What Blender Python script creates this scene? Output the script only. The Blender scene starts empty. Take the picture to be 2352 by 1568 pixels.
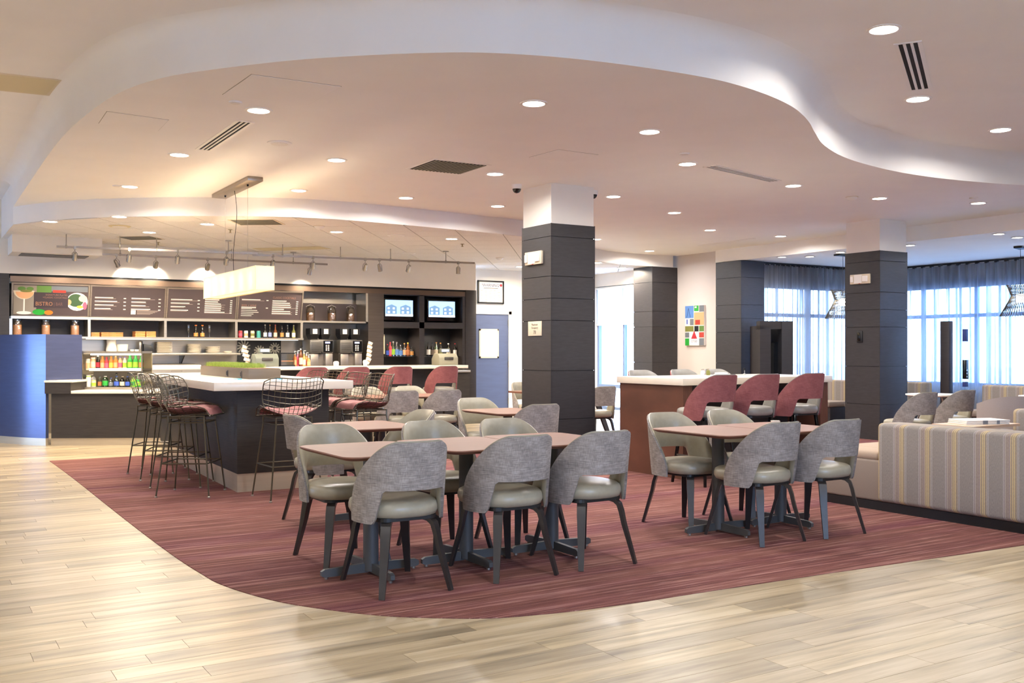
import bpy, bmesh, math, random
from mathutils import Vector, Matrix
random.seed(7)
D = bpy.data
scene = bpy.context.scene
COL = scene.collection
PI = math.pi
R = math.radians

# ------------------------------------------------------------------ camera
FPX, CAMH, YH, TH = 2260.0, 1.28, 805.0, R(58.4)     # focal length in px (2352 wide), eye height, horizon row, yaw
S, C = math.sin(TH), math.cos(TH)
cam = D.cameras.new('camera'); cam.sensor_width = 36; cam.lens = 36 * FPX / 2352
cam.shift_y = (YH - 784) / 2352
cam.clip_start = 0.05; cam.clip_end = 200
cam_o = D.objects.new('camera', cam); COL.objects.link(cam_o)
cam_o.location = (0, 0, CAMH); cam_o.rotation_euler = (R(90), 0, -(R(90) - math.atan2(S, C)))
scene.camera = cam_o

# ------------------------------------------------------------------ world and exposure
w = D.worlds.new('daylight'); scene.world = w; w.use_nodes = True
bg = w.node_tree.nodes['Background']; bg.inputs[0].default_value = (0.46, 0.65, 1.0, 1); bg.inputs[1].default_value = 20.0
vs = scene.view_settings
vs.view_transform = 'Standard'; vs.look = 'None'; vs.gamma = 1; vs.use_curve_mapping = False; vs.exposure = 0.48
DOWN_W, HIGH_W, ACT_W, PEND_W, TRACK_W = 25.0, 22.0, 44.0, 85.0, 60.0
WARM = (1.0, 0.85, 0.66); NEUT = (1.0, 0.965, 0.93)

def toroom(r, d): return (S * r + C * d, -C * r + S * d)
def P(px, py, z=0.0):                       # where the sight line through a pixel meets height z
    d = (CAMH - z) * FPX / (py - YH); x, y = toroom((px - 1176) / FPX * d, d); return (x, y)
def PY(px, Y, py=None):                     # ... meets the plane y = Y  -> x, z
    a = (px - 1176) / FPX; d = Y / (-C * a + S); x, y = toroom(a * d, d)
    return x if py is None else (x, CAMH + (YH - py) / FPX * d)
def PX(px, X, py=None):
    a = (px - 1176) / FPX; d = X / (S * a + C); x, y = toroom(a * d, d)
    return y if py is None else (y, CAMH + (YH - py) / FPX * d)

# ------------------------------------------------------------------ materials
def lin(c):
    if isinstance(c, str): c = [int(c[i:i + 2], 16) / 255 for i in (0, 2, 4)]
    return tuple((v / 12.92 if v <= 0.04045 else ((v + 0.055) / 1.055) ** 2.4) for v in c[:3]) + (1,)
MATS = {}
def mat(name, col='808080', rough=0.5, metal=0.0, var=0.0, scale=(8, 8, 8), bump=0.0, col2=None, coat=0.0, emit=0.0, spec=0.5, trans=0.0, detail=4.0, rnd=False):
    if name in MATS: return MATS[name]
    m = D.materials.new(name); m.use_nodes = True; nt = m.node_tree; b = nt.nodes['Principled BSDF']
    c = lin(col); b.inputs['Base Color'].default_value = c; b.inputs['Roughness'].default_value = rough
    b.inputs['Metallic'].default_value = metal; b.inputs['Specular IOR Level'].default_value = spec
    if coat: b.inputs['Coat Weight'].default_value = coat; b.inputs['Coat Roughness'].default_value = 0.15
    if trans: b.inputs['Transmission Weight'].default_value = trans
    if emit: b.inputs['Emission Color'].default_value = c; b.inputs['Emission Strength'].default_value = emit
    if var or bump or col2:
        tc = nt.nodes.new('ShaderNodeTexCoord'); mp = nt.nodes.new('ShaderNodeMapping'); mp.inputs['Scale'].default_value = scale
        nt.links.new(tc.outputs['Object'], mp.inputs[0])
        n = nt.nodes.new('ShaderNodeTexNoise'); n.inputs['Scale'].default_value = 1.0; n.inputs['Detail'].default_value = detail
        nt.links.new(mp.outputs[0], n.inputs['Vector'])
        rp = nt.nodes.new('ShaderNodeValToRGB')
        c2 = lin(col2) if col2 else tuple(v * (1 - var) for v in c[:3]) + (1,)
        c1 = c if col2 else tuple(min(1, v * (1 + var)) for v in c[:3]) + (1,)
        rp.color_ramp.elements[0].color = c2; rp.color_ramp.elements[1].color = c1
        rp.color_ramp.elements[0].position = 0.32; rp.color_ramp.elements[1].position = 0.68
        nt.links.new(n.outputs['Fac'], rp.inputs[0]); nt.links.new(rp.outputs[0], b.inputs['Base Color'])
        if bump:
            bp = nt.nodes.new('ShaderNodeBump'); bp.inputs['Strength'].default_value = bump; bp.inputs['Distance'].default_value = 0.004
            nt.links.new(n.outputs['Fac'], bp.inputs['Height']); nt.links.new(bp.outputs[0], b.inputs['Normal'])
    MATS[name] = m; return m

def emat(name, col, strength):
    if name in MATS: return MATS[name]
    m = D.materials.new(name); m.use_nodes = True; nt = m.node_tree; nt.nodes.clear()
    o = nt.nodes.new('ShaderNodeOutputMaterial'); e = nt.nodes.new('ShaderNodeEmission')
    e.inputs[0].default_value = lin(col); e.inputs[1].default_value = strength; nt.links.new(e.outputs[0], o.inputs[0])
    MATS[name] = m; return m

def sheer(name, col, transparent, translucent, stripes=0):
    m = D.materials.new(name); m.use_nodes = True; nt = m.node_tree; nt.nodes.clear()
    o = nt.nodes.new('ShaderNodeOutputMaterial'); d = nt.nodes.new('ShaderNodeBsdfDiffuse'); d.inputs[0].default_value = lin(col)
    t = nt.nodes.new('ShaderNodeBsdfTranslucent'); t.inputs[0].default_value = lin(col)
    p = nt.nodes.new('ShaderNodeBsdfTransparent')
    a = nt.nodes.new('ShaderNodeMixShader'); a.inputs[0].default_value = translucent
    nt.links.new(d.outputs[0], a.inputs[1]); nt.links.new(t.outputs[0], a.inputs[2])
    b = nt.nodes.new('ShaderNodeMixShader'); b.inputs[0].default_value = transparent
    nt.links.new(a.outputs[0], b.inputs[1]); nt.links.new(p.outputs[0], b.inputs[2]); nt.links.new(b.outputs[0], o.inputs[0])
    if stripes:                               # gathered cloth: thicker and thinner folds (cloth_stripes)
        tc = nt.nodes.new('ShaderNodeTexCoord'); mp = nt.nodes.new('ShaderNodeMapping'); mp.inputs['Scale'].default_value = (13, 13, .12); nt.links.new(tc.outputs['Object'], mp.inputs[0])
        n = nt.nodes.new('ShaderNodeTexNoise'); n.inputs['Scale'].default_value = 1.0; n.inputs['Detail'].default_value = 3.0; nt.links.new(mp.outputs[0], n.inputs['Vector'])
        r_ = nt.nodes.new('ShaderNodeMapRange'); r_.inputs[1].default_value = .40; r_.inputs[2].default_value = .60; r_.inputs[3].default_value = stripes; r_.inputs[4].default_value = transparent
        nt.links.new(n.outputs['Fac'], r_.inputs[0]); nt.links.new(r_.outputs[0], b.inputs[0])
    MATS[name] = m; return m

def glass(name, col, clear=0.85):
    m = D.materials.new(name); m.use_nodes = True; nt = m.node_tree; nt.nodes.clear()
    o = nt.nodes.new('ShaderNodeOutputMaterial'); g = nt.nodes.new('ShaderNodeBsdfGlossy'); g.inputs['Roughness'].default_value = 0.04
    g.inputs[0].default_value = (0.9, 0.9, 0.9, 1)
    p = nt.nodes.new('ShaderNodeBsdfTransparent'); p.inputs[0].default_value = lin(col)
    b = nt.nodes.new('ShaderNodeMixShader'); b.inputs[0].default_value = clear
    nt.links.new(g.outputs[0], b.inputs[1]); nt.links.new(p.outputs[0], b.inputs[2]); nt.links.new(b.outputs[0], o.inputs[0])
    MATS[name] = m; return m

class NB:                                    # tiny node-graph helper
    def __init__(s, name):
        s.m = D.materials.new(name); s.m.use_nodes = True; s.nt = s.m.node_tree; s.b = s.nt.nodes['Principled BSDF']; MATS[name] = s.m
    def n(s, t, **k):
        x = s.nt.nodes.new(t)
        for a, v in k.items(): setattr(x, a, v)
        return x
    def l(s, a, b): s.nt.links.new(a, b)
    def noise(s, vec, sc=1.0, det=4.0, rough=0.5):
        x = s.n('ShaderNodeTexNoise'); x.inputs['Scale'].default_value = sc; x.inputs['Detail'].default_value = det; x.inputs['Roughness'].default_value = rough
        s.l(vec, x.inputs['Vector']); return x.outputs['Fac']
    def mapping(s, vec, scale, loc=(0, 0, 0)):
        x = s.n('ShaderNodeMapping'); x.inputs['Scale'].default_value = scale; x.inputs['Location'].default_value = loc; s.l(vec, x.inputs[0]); return x.outputs[0]
    def ramp(s, fac, stops, interp='LINEAR'):
        x = s.n('ShaderNodeValToRGB'); e = x.color_ramp; e.interpolation = interp
        while len(e.elements) < len(stops): e.elements.new(0.5)
        for i, (p, c) in enumerate(stops): e.elements[i].position = p; e.elements[i].color = lin(c)
        s.l(fac, x.inputs[0]); return x.outputs[0]
    def math(s, op, a, b):
        x = s.n('ShaderNodeMath', operation=op)
        for i, v in enumerate((a, b)):
            if isinstance(v, (int, float)): x.inputs[i].default_value = v
            else: s.l(v, x.inputs[i])
        return x.outputs[0]
    def mix(s, fac, a, b, mode='MIX'):
        x = s.n('ShaderNodeMix', data_type='RGBA', blend_type=mode)
        for k, v in ((0, fac), (6, a), (7, b)):
            if isinstance(v, (int, float)): x.inputs[k].default_value = v
            elif isinstance(v, str): x.inputs[k].default_value = lin(v)
            else: s.l(v, x.inputs[k])
        return x.outputs[2]
    def bump(s, h, st=0.3, dist=0.003):
        x = s.n('ShaderNodeBump'); x.inputs['Strength'].default_value = st; x.inputs['Distance'].default_value = dist
        s.l(h, x.inputs['Height']); s.l(x.outputs[0], s.b.inputs['Normal'])

def make_surface_mats():
    # pale oak planks: tone differs from plank to plank, grain runs along x
    k = NB('oak_plank'); tc = k.n('ShaderNodeTexCoord'); geo = k.n('ShaderNodeNewGeometry'); oi = k.n('ShaderNodeObjectInfo')
    rnd = k.math('FRACT', k.math('ADD', k.math('MULTIPLY', geo.outputs['Random Per Island'], 7.31), k.math('MULTIPLY', oi.outputs['Random'], 3.7)), 0)
    cv = k.n('ShaderNodeCombineXYZ'); k.l(k.math('MULTIPLY', rnd, 37.0), cv.inputs[0]); k.l(k.math('MULTIPLY', rnd, 91.0), cv.inputs[1])
    ad = k.n('ShaderNodeVectorMath', operation='ADD'); k.l(geo.outputs['Position'], ad.inputs[0]); k.l(cv.outputs[0], ad.inputs[1])
    g1 = k.noise(k.mapping(ad.outputs[0], (0.9, 11, 1)), 1.0, 6, 0.6); g2 = k.noise(k.mapping(ad.outputs[0], (3.0, 90, 1)), 1.0, 3)
    base = k.ramp(rnd, [(0.0, '9A8E78'), (0.3, 'AC9E84'), (0.6, 'B8A98D'), (1.0, 'C2B394')])
    gr = k.ramp(g1, [(0.34, '746F64'), (0.48, 'D6CFC0'), (0.62, 'FFFFFF')])
    c = k.mix(0.75, base, gr, 'MULTIPLY'); c = k.mix(k.math('MULTIPLY', g2, 0.22), c, 'B49B78')
    k.l(c, k.b.inputs['Base Color']); k.b.inputs['Roughness'].default_value = 0.34; k.bump(g2, 0.06)
    # burgundy carpet, fine streaks along x and broad soft bands
    k = NB('striped_carpet'); tc = k.n('ShaderNodeTexCoord'); o = tc.outputs['Object']
    band = k.noise(k.mapping(o, (0.05, 1.15, 1), (3, 2.1, 0)), 1.0, 2)
    st1 = k.noise(k.mapping(o, (0.9, 34, 1)), 1.0, 5, 0.65); st2 = k.noise(k.mapping(o, (1.6, 75, 1), (5, 1, 0)), 1.0, 4, 0.6)
    fuzz = k.noise(o, 260.0, 2)
    b1 = k.ramp(band, [(0.38, '4A1B32'), (0.45, '624039'), (0.56, '6C483E'), (0.63, '4C1D34')])
    s1 = k.ramp(st1, [(0.32, '321519'), (0.44, '613735'), (0.54, '87574F'), (0.66, 'CCA298')])
    c = k.mix(0.45, b1, s1); hl = k.ramp(st2, [(0.60, '000000'), (0.70, 'FFFFFF')])
    sp = k.n('ShaderNodeSeparateColor'); k.l(hl, sp.inputs[0])
    c = k.mix(k.math('MULTIPLY', sp.outputs[0], 0.7), c, 'CDA69B'); c = k.mix(0.18, c, k.ramp(fuzz, [(0.3, '3A2022'), (0.7, 'A87A74')]))
    k.l(c, k.b.inputs['Base Color']); k.b.inputs['Roughness'].default_value = 0.95; k.b.inputs['Specular IOR Level'].default_value = 0.1; k.bump(fuzz, 0.5, 0.004)
    # woven upholstery
    def weave(name, dark, mid, light):
        k = NB(name); tc = k.n('ShaderNodeTexCoord'); o = tc.outputs['Object']
        a = k.noise(k.mapping(o, (22, 22, 330)), 1.0, 2); b = k.noise(k.mapping(o, (330, 330, 22)), 1.0, 2); d = k.noise(k.mapping(o, (14, 14, 14)), 1.0, 3)
        f = k.math('ADD', k.math('MULTIPLY', a, 0.45), k.math('ADD', k.math('MULTIPLY', b, 0.3), k.math('MULTIPLY', d, 0.25)))
        k.l(k.ramp(f, [(0.36, dark), (0.5, mid), (0.64, light)]), k.b.inputs['Base Color']); k.b.inputs['Roughness'].default_value = 0.9
        k.b.inputs['Specular IOR Level'].default_value = 0.15; k.bump(f, 0.4, 0.002)
    weave('grey_weave', '706A67', '8C8580', 'AAA29C'); weave('red_weave', '7A474A', '885353', '966260')
    weave('dark_weave', '3A3A3C', '55555A', '6E6E74')
    # striped sofa cloth, stripes vary along y
    k = NB('stripe_cloth'); tc = k.n('ShaderNodeTexCoord'); sp = k.n('ShaderNodeSeparateXYZ'); k.l(tc.outputs['Object'], sp.inputs[0])
    y = k.math('FRACT', k.math('MULTIPLY', k.math('ADD', sp.outputs[1], k.math('MULTIPLY', sp.outputs[0], 1.0)), 4.4), 0)
    G, Y2, T, W, P2 = '837C76', 'C9B27C', '8E7F6C', 'A9A4A0', '8C7E7C'
    stops = [(0.0, G), (0.34, W), (0.36, G), (0.39, W), (0.41, T), (0.47, Y2), (0.50, T), (0.53, Y2), (0.555, T), (0.60, Y2), (0.62, P2), (0.68, T), (0.71, P2), (0.75, T), (0.78, W), (0.80, P2), (0.84, W), (0.86, G)]
    fz = k.noise(k.mapping(tc.outputs['Object'], (300, 300, 60)), 1.0, 2)
    c = k.ramp(y, stops, 'CONSTANT'); c = k.mix(0.15, c, k.ramp(fz, [(0.3, '50484A'), (0.7, 'C8BEB4')]))
    k.l(c, k.b.inputs['Base Color']); k.b.inputs['Roughness'].default_value = 0.9; k.bump(fz, 0.25, 0.002)
make_surface_mats()

M = {}
for a in [('plaster', 'ECE6DC', .85, 0, .02, (3, 3, 3)), ('ceil', 'F0ECE6', .9, 0, .015, (2, 2, 2)), ('tile', 'E6E0D8', .95, 0, .05, (60, 60, 60)),
          ('clad', '302E30', .45, 0, .14, (9, 9, 60)), ('clad_gap', '0C0C0E', .7), ('darkwood', '322D2A', .55, 0, .22, (6, 6, 90), 0, None, 0, 0, .3), ('espresso', '2A2526', .5, 0, .15, (5, 5, 60)),
          ('stone', 'DED3C2', .25, 0, .035, (5, 5, 5)), ('steel', 'B9B1A4', .32, .85, .05, (2, 2, 60)), ('brushed', 'A79C90', .38, .9, .08, (2, 60, 60)), ('darksteel', '5A5652', .4, .8),
          ('black', '121214', .45), ('gloss_black', '0D0D0F', .15), ('post', '4A4A4A', .5, .1), ('legwood', '2B2726', .28, 0, .1, (4, 4, 40)),
          ('leather', '98917E', .34, 0, .05, (30, 30, 30)), ('leather_grey', '8C877F', .34, 0, .05, (30, 30, 30)), ('tabletop', '734A39', .5, 0, .08, (3, 40, 3)), ('tan_top', 'C9A98C', .4, 0, .06, (3, 40, 3)),
          ('walnut', '583629', .42, 0, .2, (40, 3, 5)), ('white', 'EEE9E1', .5), ('mauve_plaster', 'D2C8C2', .85), ('cream', 'D8C9AE', .6), ('paper', 'E9E4DC', .7), ('porcelain', 'E4DDD0', .25),
          ('wire', '5E574A', .35, .8), ('pad', '94605C', .8, 0, .08, (40, 40, 40)), ('brass', '9A8A6A', .4, .8), ('nickel', 'A8A298', .3, .85),
          ('board', '4B3F40', .55, 0, .06, (3, 3, 3)), ('ink', 'E9E0D2', .6), ('ink_warm', '8E6A58', .6), ('ink_dark', '6A5F55', .7), ('wood_tray', 'C17F45', .5, 0, .15, (30, 5, 30)),
          ('door', '55607F', .45, 0, .05, (3, 3, 20)), ('sofa_base', '85776C', .85, 0, .05, (200, 200, 200)), ('sofa_seat', 'A8937F', .8, 0, .04, (200, 200, 200)), ('armchair', '9E938E', .85, 0, .05, (200, 200, 200)),
          ('planter', '6E6152', .45, .2, .05, (3, 3, 40)), ('kick', 'BFB29C', .35, .6, .05, (2, 2, 30)), ('blue_panel', '565E80', .28, .6, .05, (4, 4, 40)), ('orange', 'E8792A', .4), ('red', 'B8323C', .4),
          ('green', '2F9E3C', .35), ('lime', '9CC83C', .4), ('blue', '3B57B4', .4), ('purple', '5B4B96', .4), ('teal', '3F9A94', .4), ('pink', 'C2607A', .4), ('yellow', 'E0C24A', .5), ('amber', '6A3A18', .2), ('gold', 'C08A4A', .4),
          ('cork', 'A98B63', .8), ('coffee', '6B4A30', .6), ('registers', '6E7266', .45), ('grille_hole', '1A1815', .9), ('grille', '8A836F', .6), ('tan_panel', 'D6C8A2', .9), ('mull', '7C93B8', .5), ('shade_white', 'F2F2EE', .8),
          ('sky_print', '5C86C4', .6), ('brown_print', 'A5653C', .6), ('grey_print', '6F747A', .6), ('lobster', 'B03A2E', .6), ('leafgreen', '5A7F3A', .6), ('peach', 'E2A678', .5), ('olive', '7A7A3C', .6), ('asphalt', 'C9CFD6', .9), ('slate', '4A5064', .7)]:
    M[a[0]] = mat(*a)
for n_ in ('oak_plank', 'striped_carpet', 'grey_weave', 'red_weave', 'dark_weave', 'stripe_cloth'): M[n_] = MATS[n_]
M['lamp'] = emat('lamp_diffuser', 'FFF3E6', 22.0)
M['lamp_cool'] = emat('lamp_diffuser_cool', 'FFFAF4', 22.0)
M['screen'] = emat('tv_screen', '9CC4F2', 1.7); M['screen_dark'] = emat('tv_dark', '7F9FC4', 1.1); M['screen_light'] = emat('tv_light', 'D6E8FA', 1.9); M['lcd'] = emat('lcd', 'C9C8E8', 1.6)
M['tube'] = emat('cooler_tube', 'FFF3DC', 9.0); M['bulb'] = emat('pendant_bulb', 'FFE2B0', 40.0)
M['glass'] = glass('window_glass', 'F4FAFF', 0.92); M['bottle_glass'] = glass('bottle_glass', 'D8E2DC', 0.80); M['jar_glass'] = glass('jar_glass', 'E4E2DA', 0.82)
M['green_glass'] = glass('green_glass', '7FBF6A', 0.75); M['dark_glass'] = mat('dark_bottle', '17130F', .15)
M['sheer'] = sheer('sheer_curtain', '8E9098', 0.40, 0.35, 0.015); M['blind'] = sheer('roller_blind', 'FFFFFF', 0.15, 0.9)
M['linen'] = sheer('linen_shade', 'FFF1D6', 0.0, 0.65)
M['grass'] = mat('grass', '9DB04E', .8, 0, .3, (80, 80, 80))

# ------------------------------------------------------------------ mesh helpers
class MB:
    def __init__(s): s.v = []; s.f = []
    def add(s, vs_, fs):
        o = len(s.v); s.v += [tuple(p) for p in vs_]; s.f += [tuple(i + o for i in q) for q in fs]; return s
    def box(s, x0, x1, y0, y1, z0, z1):
        v = [(x, y, z) for z in (z0, z1) for y in (y0, y1) for x in (x0, x1)]
        return s.add(v, [(0, 2, 3, 1), (4, 5, 7, 6), (0, 1, 5, 4), (2, 6, 7, 3), (0, 4, 6, 2), (1, 3, 7, 5)])
    def bar(s, p, q, w, h, up=(0, 0, 1), w2=None, h2=None):
        p, q = Vector(p), Vector(q); d = (q - p).normalized(); u = Vector(up)
        if abs(d.dot(u)) > 0.99: u = Vector((0, 1, 0))
        a = d.cross(u).normalized(); b = a.cross(d).normalized(); vs_ = []
        for c, ww, hh in ((p, w, h), (q, w2 or w, h2 or h)):
            vs_ += [c - a * ww / 2 - b * hh / 2, c + a * ww / 2 - b * hh / 2, c + a * ww / 2 + b * hh / 2, c - a * ww / 2 + b * hh / 2]
        return s.add(vs_, [(3, 2, 1, 0), (4, 5, 6, 7), (0, 1, 5, 4), (1, 2, 6, 5), (2, 3, 7, 6), (3, 0, 4, 7)])
    def tube(s, pts, r, n=6, closed=False, r2=None):
        pts = [Vector(p) for p in pts]; m = len(pts); vs_ = []; fs = []; ref = Vector((0.13, 0.31, 0.94))
        prev = None
        for i, p in enumerate(pts):
            if closed: t = pts[(i + 1) % m] - pts[i - 1]
            else: t = pts[min(i + 1, m - 1)] - pts[max(i - 1, 0)]
            t.normalize()
            a = (ref - t * ref.dot(t)) if prev is None else (prev - t * prev.dot(t))
            if a.length < 1e-4: a = t.orthogonal()
            a.normalize(); b = t.cross(a); prev = a
            rr = r if r2 is None else r + (r2 - r) * i / (m - 1)
            vs_ += [p + (a * math.cos(2 * PI * k / n) + b * math.sin(2 * PI * k / n)) * rr for k in range(n)]
        for i in range(m if closed else m - 1):
            j = (i + 1) % m
            for k in range(n): fs.append((i * n + k, i * n + (k + 1) % n, j * n + (k + 1) % n, j * n + k))
        if not closed: fs += [tuple(range(n))[::-1], tuple((m - 1) * n + k for k in range(n))]
        return s.add(vs_, fs)
    def lathe(s, prof, c=(0, 0, 0), n=16, sx=1.0, sy=1.0):
        vs_ = []; fs = []; m = len(prof)
        for r, z in prof: vs_ += [(c[0] + r * sx * math.cos(2 * PI * k / n), c[1] + r * sy * math.sin(2 * PI * k / n), c[2] + z) for k in range(n)]
        for i in range(m - 1):
            for k in range(n): fs.append((i * n + k, i * n + (k + 1) % n, (i + 1) * n + (k + 1) % n, (i + 1) * n + k))
        if prof[0][0] > 1e-6: fs.append(tuple(range(n))[::-1])
        if prof[-1][0] > 1e-6: fs.append(tuple((m - 1) * n + k for k in range(n)))
        return s.add(vs_, fs)
    def prism(s, poly, z0, z1):
        n = len(poly); vs_ = [(x, y, z0) for x, y in poly] + [(x, y, z1) for x, y in poly]
        return s.add(vs_, [tuple(range(n))[::-1], tuple(range(n, 2 * n))] + [(i, (i + 1) % n, n + (i + 1) % n, n + i) for i in range(n)])
    def grid(s, fn, nu, nv, wrap=False):
        vs_ = [fn(i / nu, j / nv) for i in range(nu + (0 if wrap else 1)) for j in range(nv + 1)]; fs = []; w_ = nv + 1
        nn = nu if wrap else nu
        for i in range(nn):
            i2 = (i + 1) % nu if wrap else i + 1
            for j in range(nv): fs.append((i * w_ + j, i2 * w_ + j, i2 * w_ + j + 1, i * w_ + j + 1))
        return s.add(vs_, fs)
    def solid(s, f0, f1, nu, nv):            # closed slab between two grids
        a = [f0(i / nu, j / nv) for i in range(nu + 1) for j in range(nv + 1)]; b = [f1(i / nu, j / nv) for i in range(nu + 1) for j in range(nv + 1)]
        w_ = nv + 1; N = len(a); fs = []
        for i in range(nu):
            for j in range(nv):
                q = (i * w_ + j, (i + 1) * w_ + j, (i + 1) * w_ + j + 1, i * w_ + j + 1); fs.append(q); fs.append(tuple(k + N for k in q[::-1]))
        rim = [i * w_ for i in range(nu + 1)] + [nu * w_ + j for j in range(1, nv + 1)] + [i * w_ + nv for i in range(nu - 1, -1, -1)] + [j for j in range(nv - 1, 0, -1)]
        for i in range(len(rim)):
            p, q = rim[i], rim[(i + 1) % len(rim)]; fs.append((p, p + N, q + N, q))
        return s.add(a + b, fs)
    def xf(s, mtx): s.v = [tuple(mtx @ Vector(p)) for p in s.v]; return s
    def mesh(s, name, m, smooth=None, bevel=0.0, seg=2, wn=True):
        me = D.meshes.new(name); me.from_pydata(s.v, [], s.f)
        if bevel or wn:
            bm = bmesh.new(); bm.from_mesh(me)
            if wn: bmesh.ops.recalc_face_normals(bm, faces=bm.faces)
            if bevel:
                es = [e for e in bm.edges if len(e.link_faces) == 2 and e.calc_face_angle(0) > R(28)]
                bmesh.ops.bevel(bm, geom=es, offset=bevel, segments=seg, affect='EDGES', profile=0.5, clamp_overlap=True)
            bm.to_mesh(me); bm.free()
        me.materials.append(m)
        if smooth is None and bevel: smooth = 40
        if smooth:
            me.polygons.foreach_set('use_smooth', [True] * len(me.polygons)); me.set_sharp_from_angle(angle=R(smooth))
        me.update(); return me
    def build(s, name, m, parent=None, smooth=None, bevel=0.0, seg=2, loc=None, rz=0, wn=True):
        return place(name, s.mesh(name, m, smooth, bevel, seg, wn), parent, loc, rz)
def place(name, me, parent=None, loc=None, rz=0):
    o = D.objects.new(name, me); COL.objects.link(o)
    if parent is not None: o.parent = parent
    if loc is not None: o.location = loc
    if rz: o.rotation_euler = (0, 0, rz)
    return o
def tag(o, label, cat, group=None, kind=None):
    o['label'] = label; o['category'] = cat
    if group: o['group'] = group
    if kind: o['kind'] = kind
    return o
def thing(name, label, cat, loc=(0, 0, 0), rz=0, group=None):
    o = D.objects.new(name, None); COL.objects.link(o); o.location = loc; o.rotation_euler = (0, 0, rz); o.empty_display_size = 0.1
    return tag(o, label, cat, group)
def struct(o): o['kind'] = 'structure'; return o
def dup(o, loc=None, rz=None, label=None, parent=None):
    c = o.copy(); COL.objects.link(c); c.parent = parent
    if loc is not None: c.location = loc
    if rz is not None: c.rotation_euler = (0, 0, rz)
    if label: c['label'] = label
    for ch in list(o.children): dup(ch, parent=c)
    return c
class Kind:                                  # first use moves the original, later uses copy it
    def __init__(s, o): s.o = o; s.used = False
    def put(s, loc, rz, label):
        if s.used: return dup(s.o, loc, rz, label)
        s.used = True; s.o.location = loc; s.o.rotation_euler = (0, 0, rz); s.o['label'] = label; return s.o
def text_mesh(body, size, m, name='lettering', align='CENTER', extrude=0.0008, sx=1.0):
    cu = D.curves.new('t', 'FONT'); cu.body = body; cu.size = size; cu.align_x = align; cu.align_y = 'CENTER'; cu.extrude = extrude; cu.resolution_u = 2
    o = D.objects.new('t', cu); COL.objects.link(o); dg = bpy.context.evaluated_depsgraph_get(); dg.update()
    me = D.meshes.new_from_object(o.evaluated_get(dg)); D.objects.remove(o); D.curves.remove(cu); me.name = name
    me.transform(Matrix.Scale(sx, 4, (1, 0, 0))); me.materials.clear(); me.materials.append(m); return me
def wall_text(body, size, m, parent, loc, facing='-y', align='CENTER', sx=1.0, name='lettering'):
    me = text_mesh(body, size, m, name, align, 0.0008, sx); o = place(name, me, parent, loc)
    o.rotation_euler = {'-y': (R(90), 0, 0), '-x': (R(90), 0, R(-90))}[facing]; return o
def area(name, loc, size, watts, col, spread=150, rot=(0, 0, 0), shape='DISK', parent=None, size_y=None):
    l = D.lights.new(name, 'AREA'); l.shape = shape; l.size = size; l.energy = watts; l.color = col; l.spread = R(spread)
    if size_y: l.size_y = size_y
    o = D.objects.new(name, l); COL.objects.link(o); o.location = loc; o.rotation_euler = rot
    if parent is not None: o.parent = parent
    return o
def ss(t): t = max(0.0, min(1.0, t)); return t * t * (3 - 2 * t)
def rrect(x0, x1, y0, y1, r, n=5):
    pts = []
    for cx, cy, a0 in ((x1 - r, y1 - r, 0), (x0 + r, y1 - r, 90), (x0 + r, y0 + r, 180), (x1 - r, y0 + r, 270)):
        pts += [(cx + r * math.cos(R(a0 + 90 * k / n)), cy + r * math.sin(R(a0 + 90 * k / n))) for k in range(n + 1)]
    return pts
def catmull(pts, n=6):
    out = []; m = len(pts)
    for i in range(m - 1):
        p0, p1, p2, p3 = pts[max(i - 1, 0)], pts[i], pts[i + 1], pts[min(i + 2, m - 1)]
        for k in range(n):
            t = k / n; out.append(tuple(0.5 * (2 * p1[a] + (p2[a] - p0[a]) * t + (2 * p0[a] - 5 * p1[a] + 4 * p2[a] - p3[a]) * t * t + (3 * p1[a] - p0[a] - 3 * p2[a] + p3[a]) * t ** 3) for a in range(2)))
    out.append(tuple(pts[-1][:2])); return out

# ------------------------------------------------------------------ the setting: levels, walls, floor
Z_HI, Z_CL, Z_LO = 3.50, 3.16, 2.93          # lobby ceiling, dining cloud, bar / window bay ceiling
YB = 16.25                                    # face of the bulkhead over the bar
FRONT = catmull([(1.186, 14.387), (1.172, 12.58), (1.161, 9.788), (1.222, 8.435), (1.315, 7.646), (1.458, 7.149), (1.662, 6.772), (2.189, 6.11), (2.843, 5.544), (3.331, 5.287),
                 (3.911, 5.141), (4.604, 5.073), (5.042, 5.103), (5.506, 5.213), (5.92, 5.379), (6.321, 5.613), (6.682, 5.866), (7.186, 6.193), (7.877, 6.492), (8.779, 6.678), (9.536, 6.699), (10.197, 6.617), (10.814, 6.475), (12.0, 6.1), (12.95, 5.75)], 6)
BACK = catmull([(1.186, 14.387), (1.48, 13.8), (1.91, 13.2), (2.35, 12.8), (2.79, 12.44), (3.25, 12.17), (3.71, 11.91), (4.2, 11.74), (4.76, 11.69), (5.38, 11.73), (6.04, 11.79), (6.78, 11.9), (7.55, 12.02),
                (8.6, 12.5), (9.8, 13.7), (10.9, 14.7), (11.9, 14.98), (12.95, 14.95)], 5)
def gback(x):
    if x <= BACK[0][0]: return BACK[0][1]
    for a, b in zip(BACK, BACK[1:]):
        if a[0] <= x <= b[0]: return a[1] + (b[1] - a[1]) * (x - a[0]) / max(1e-6, b[0] - a[0])
    return BACK[-1][1]

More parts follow.
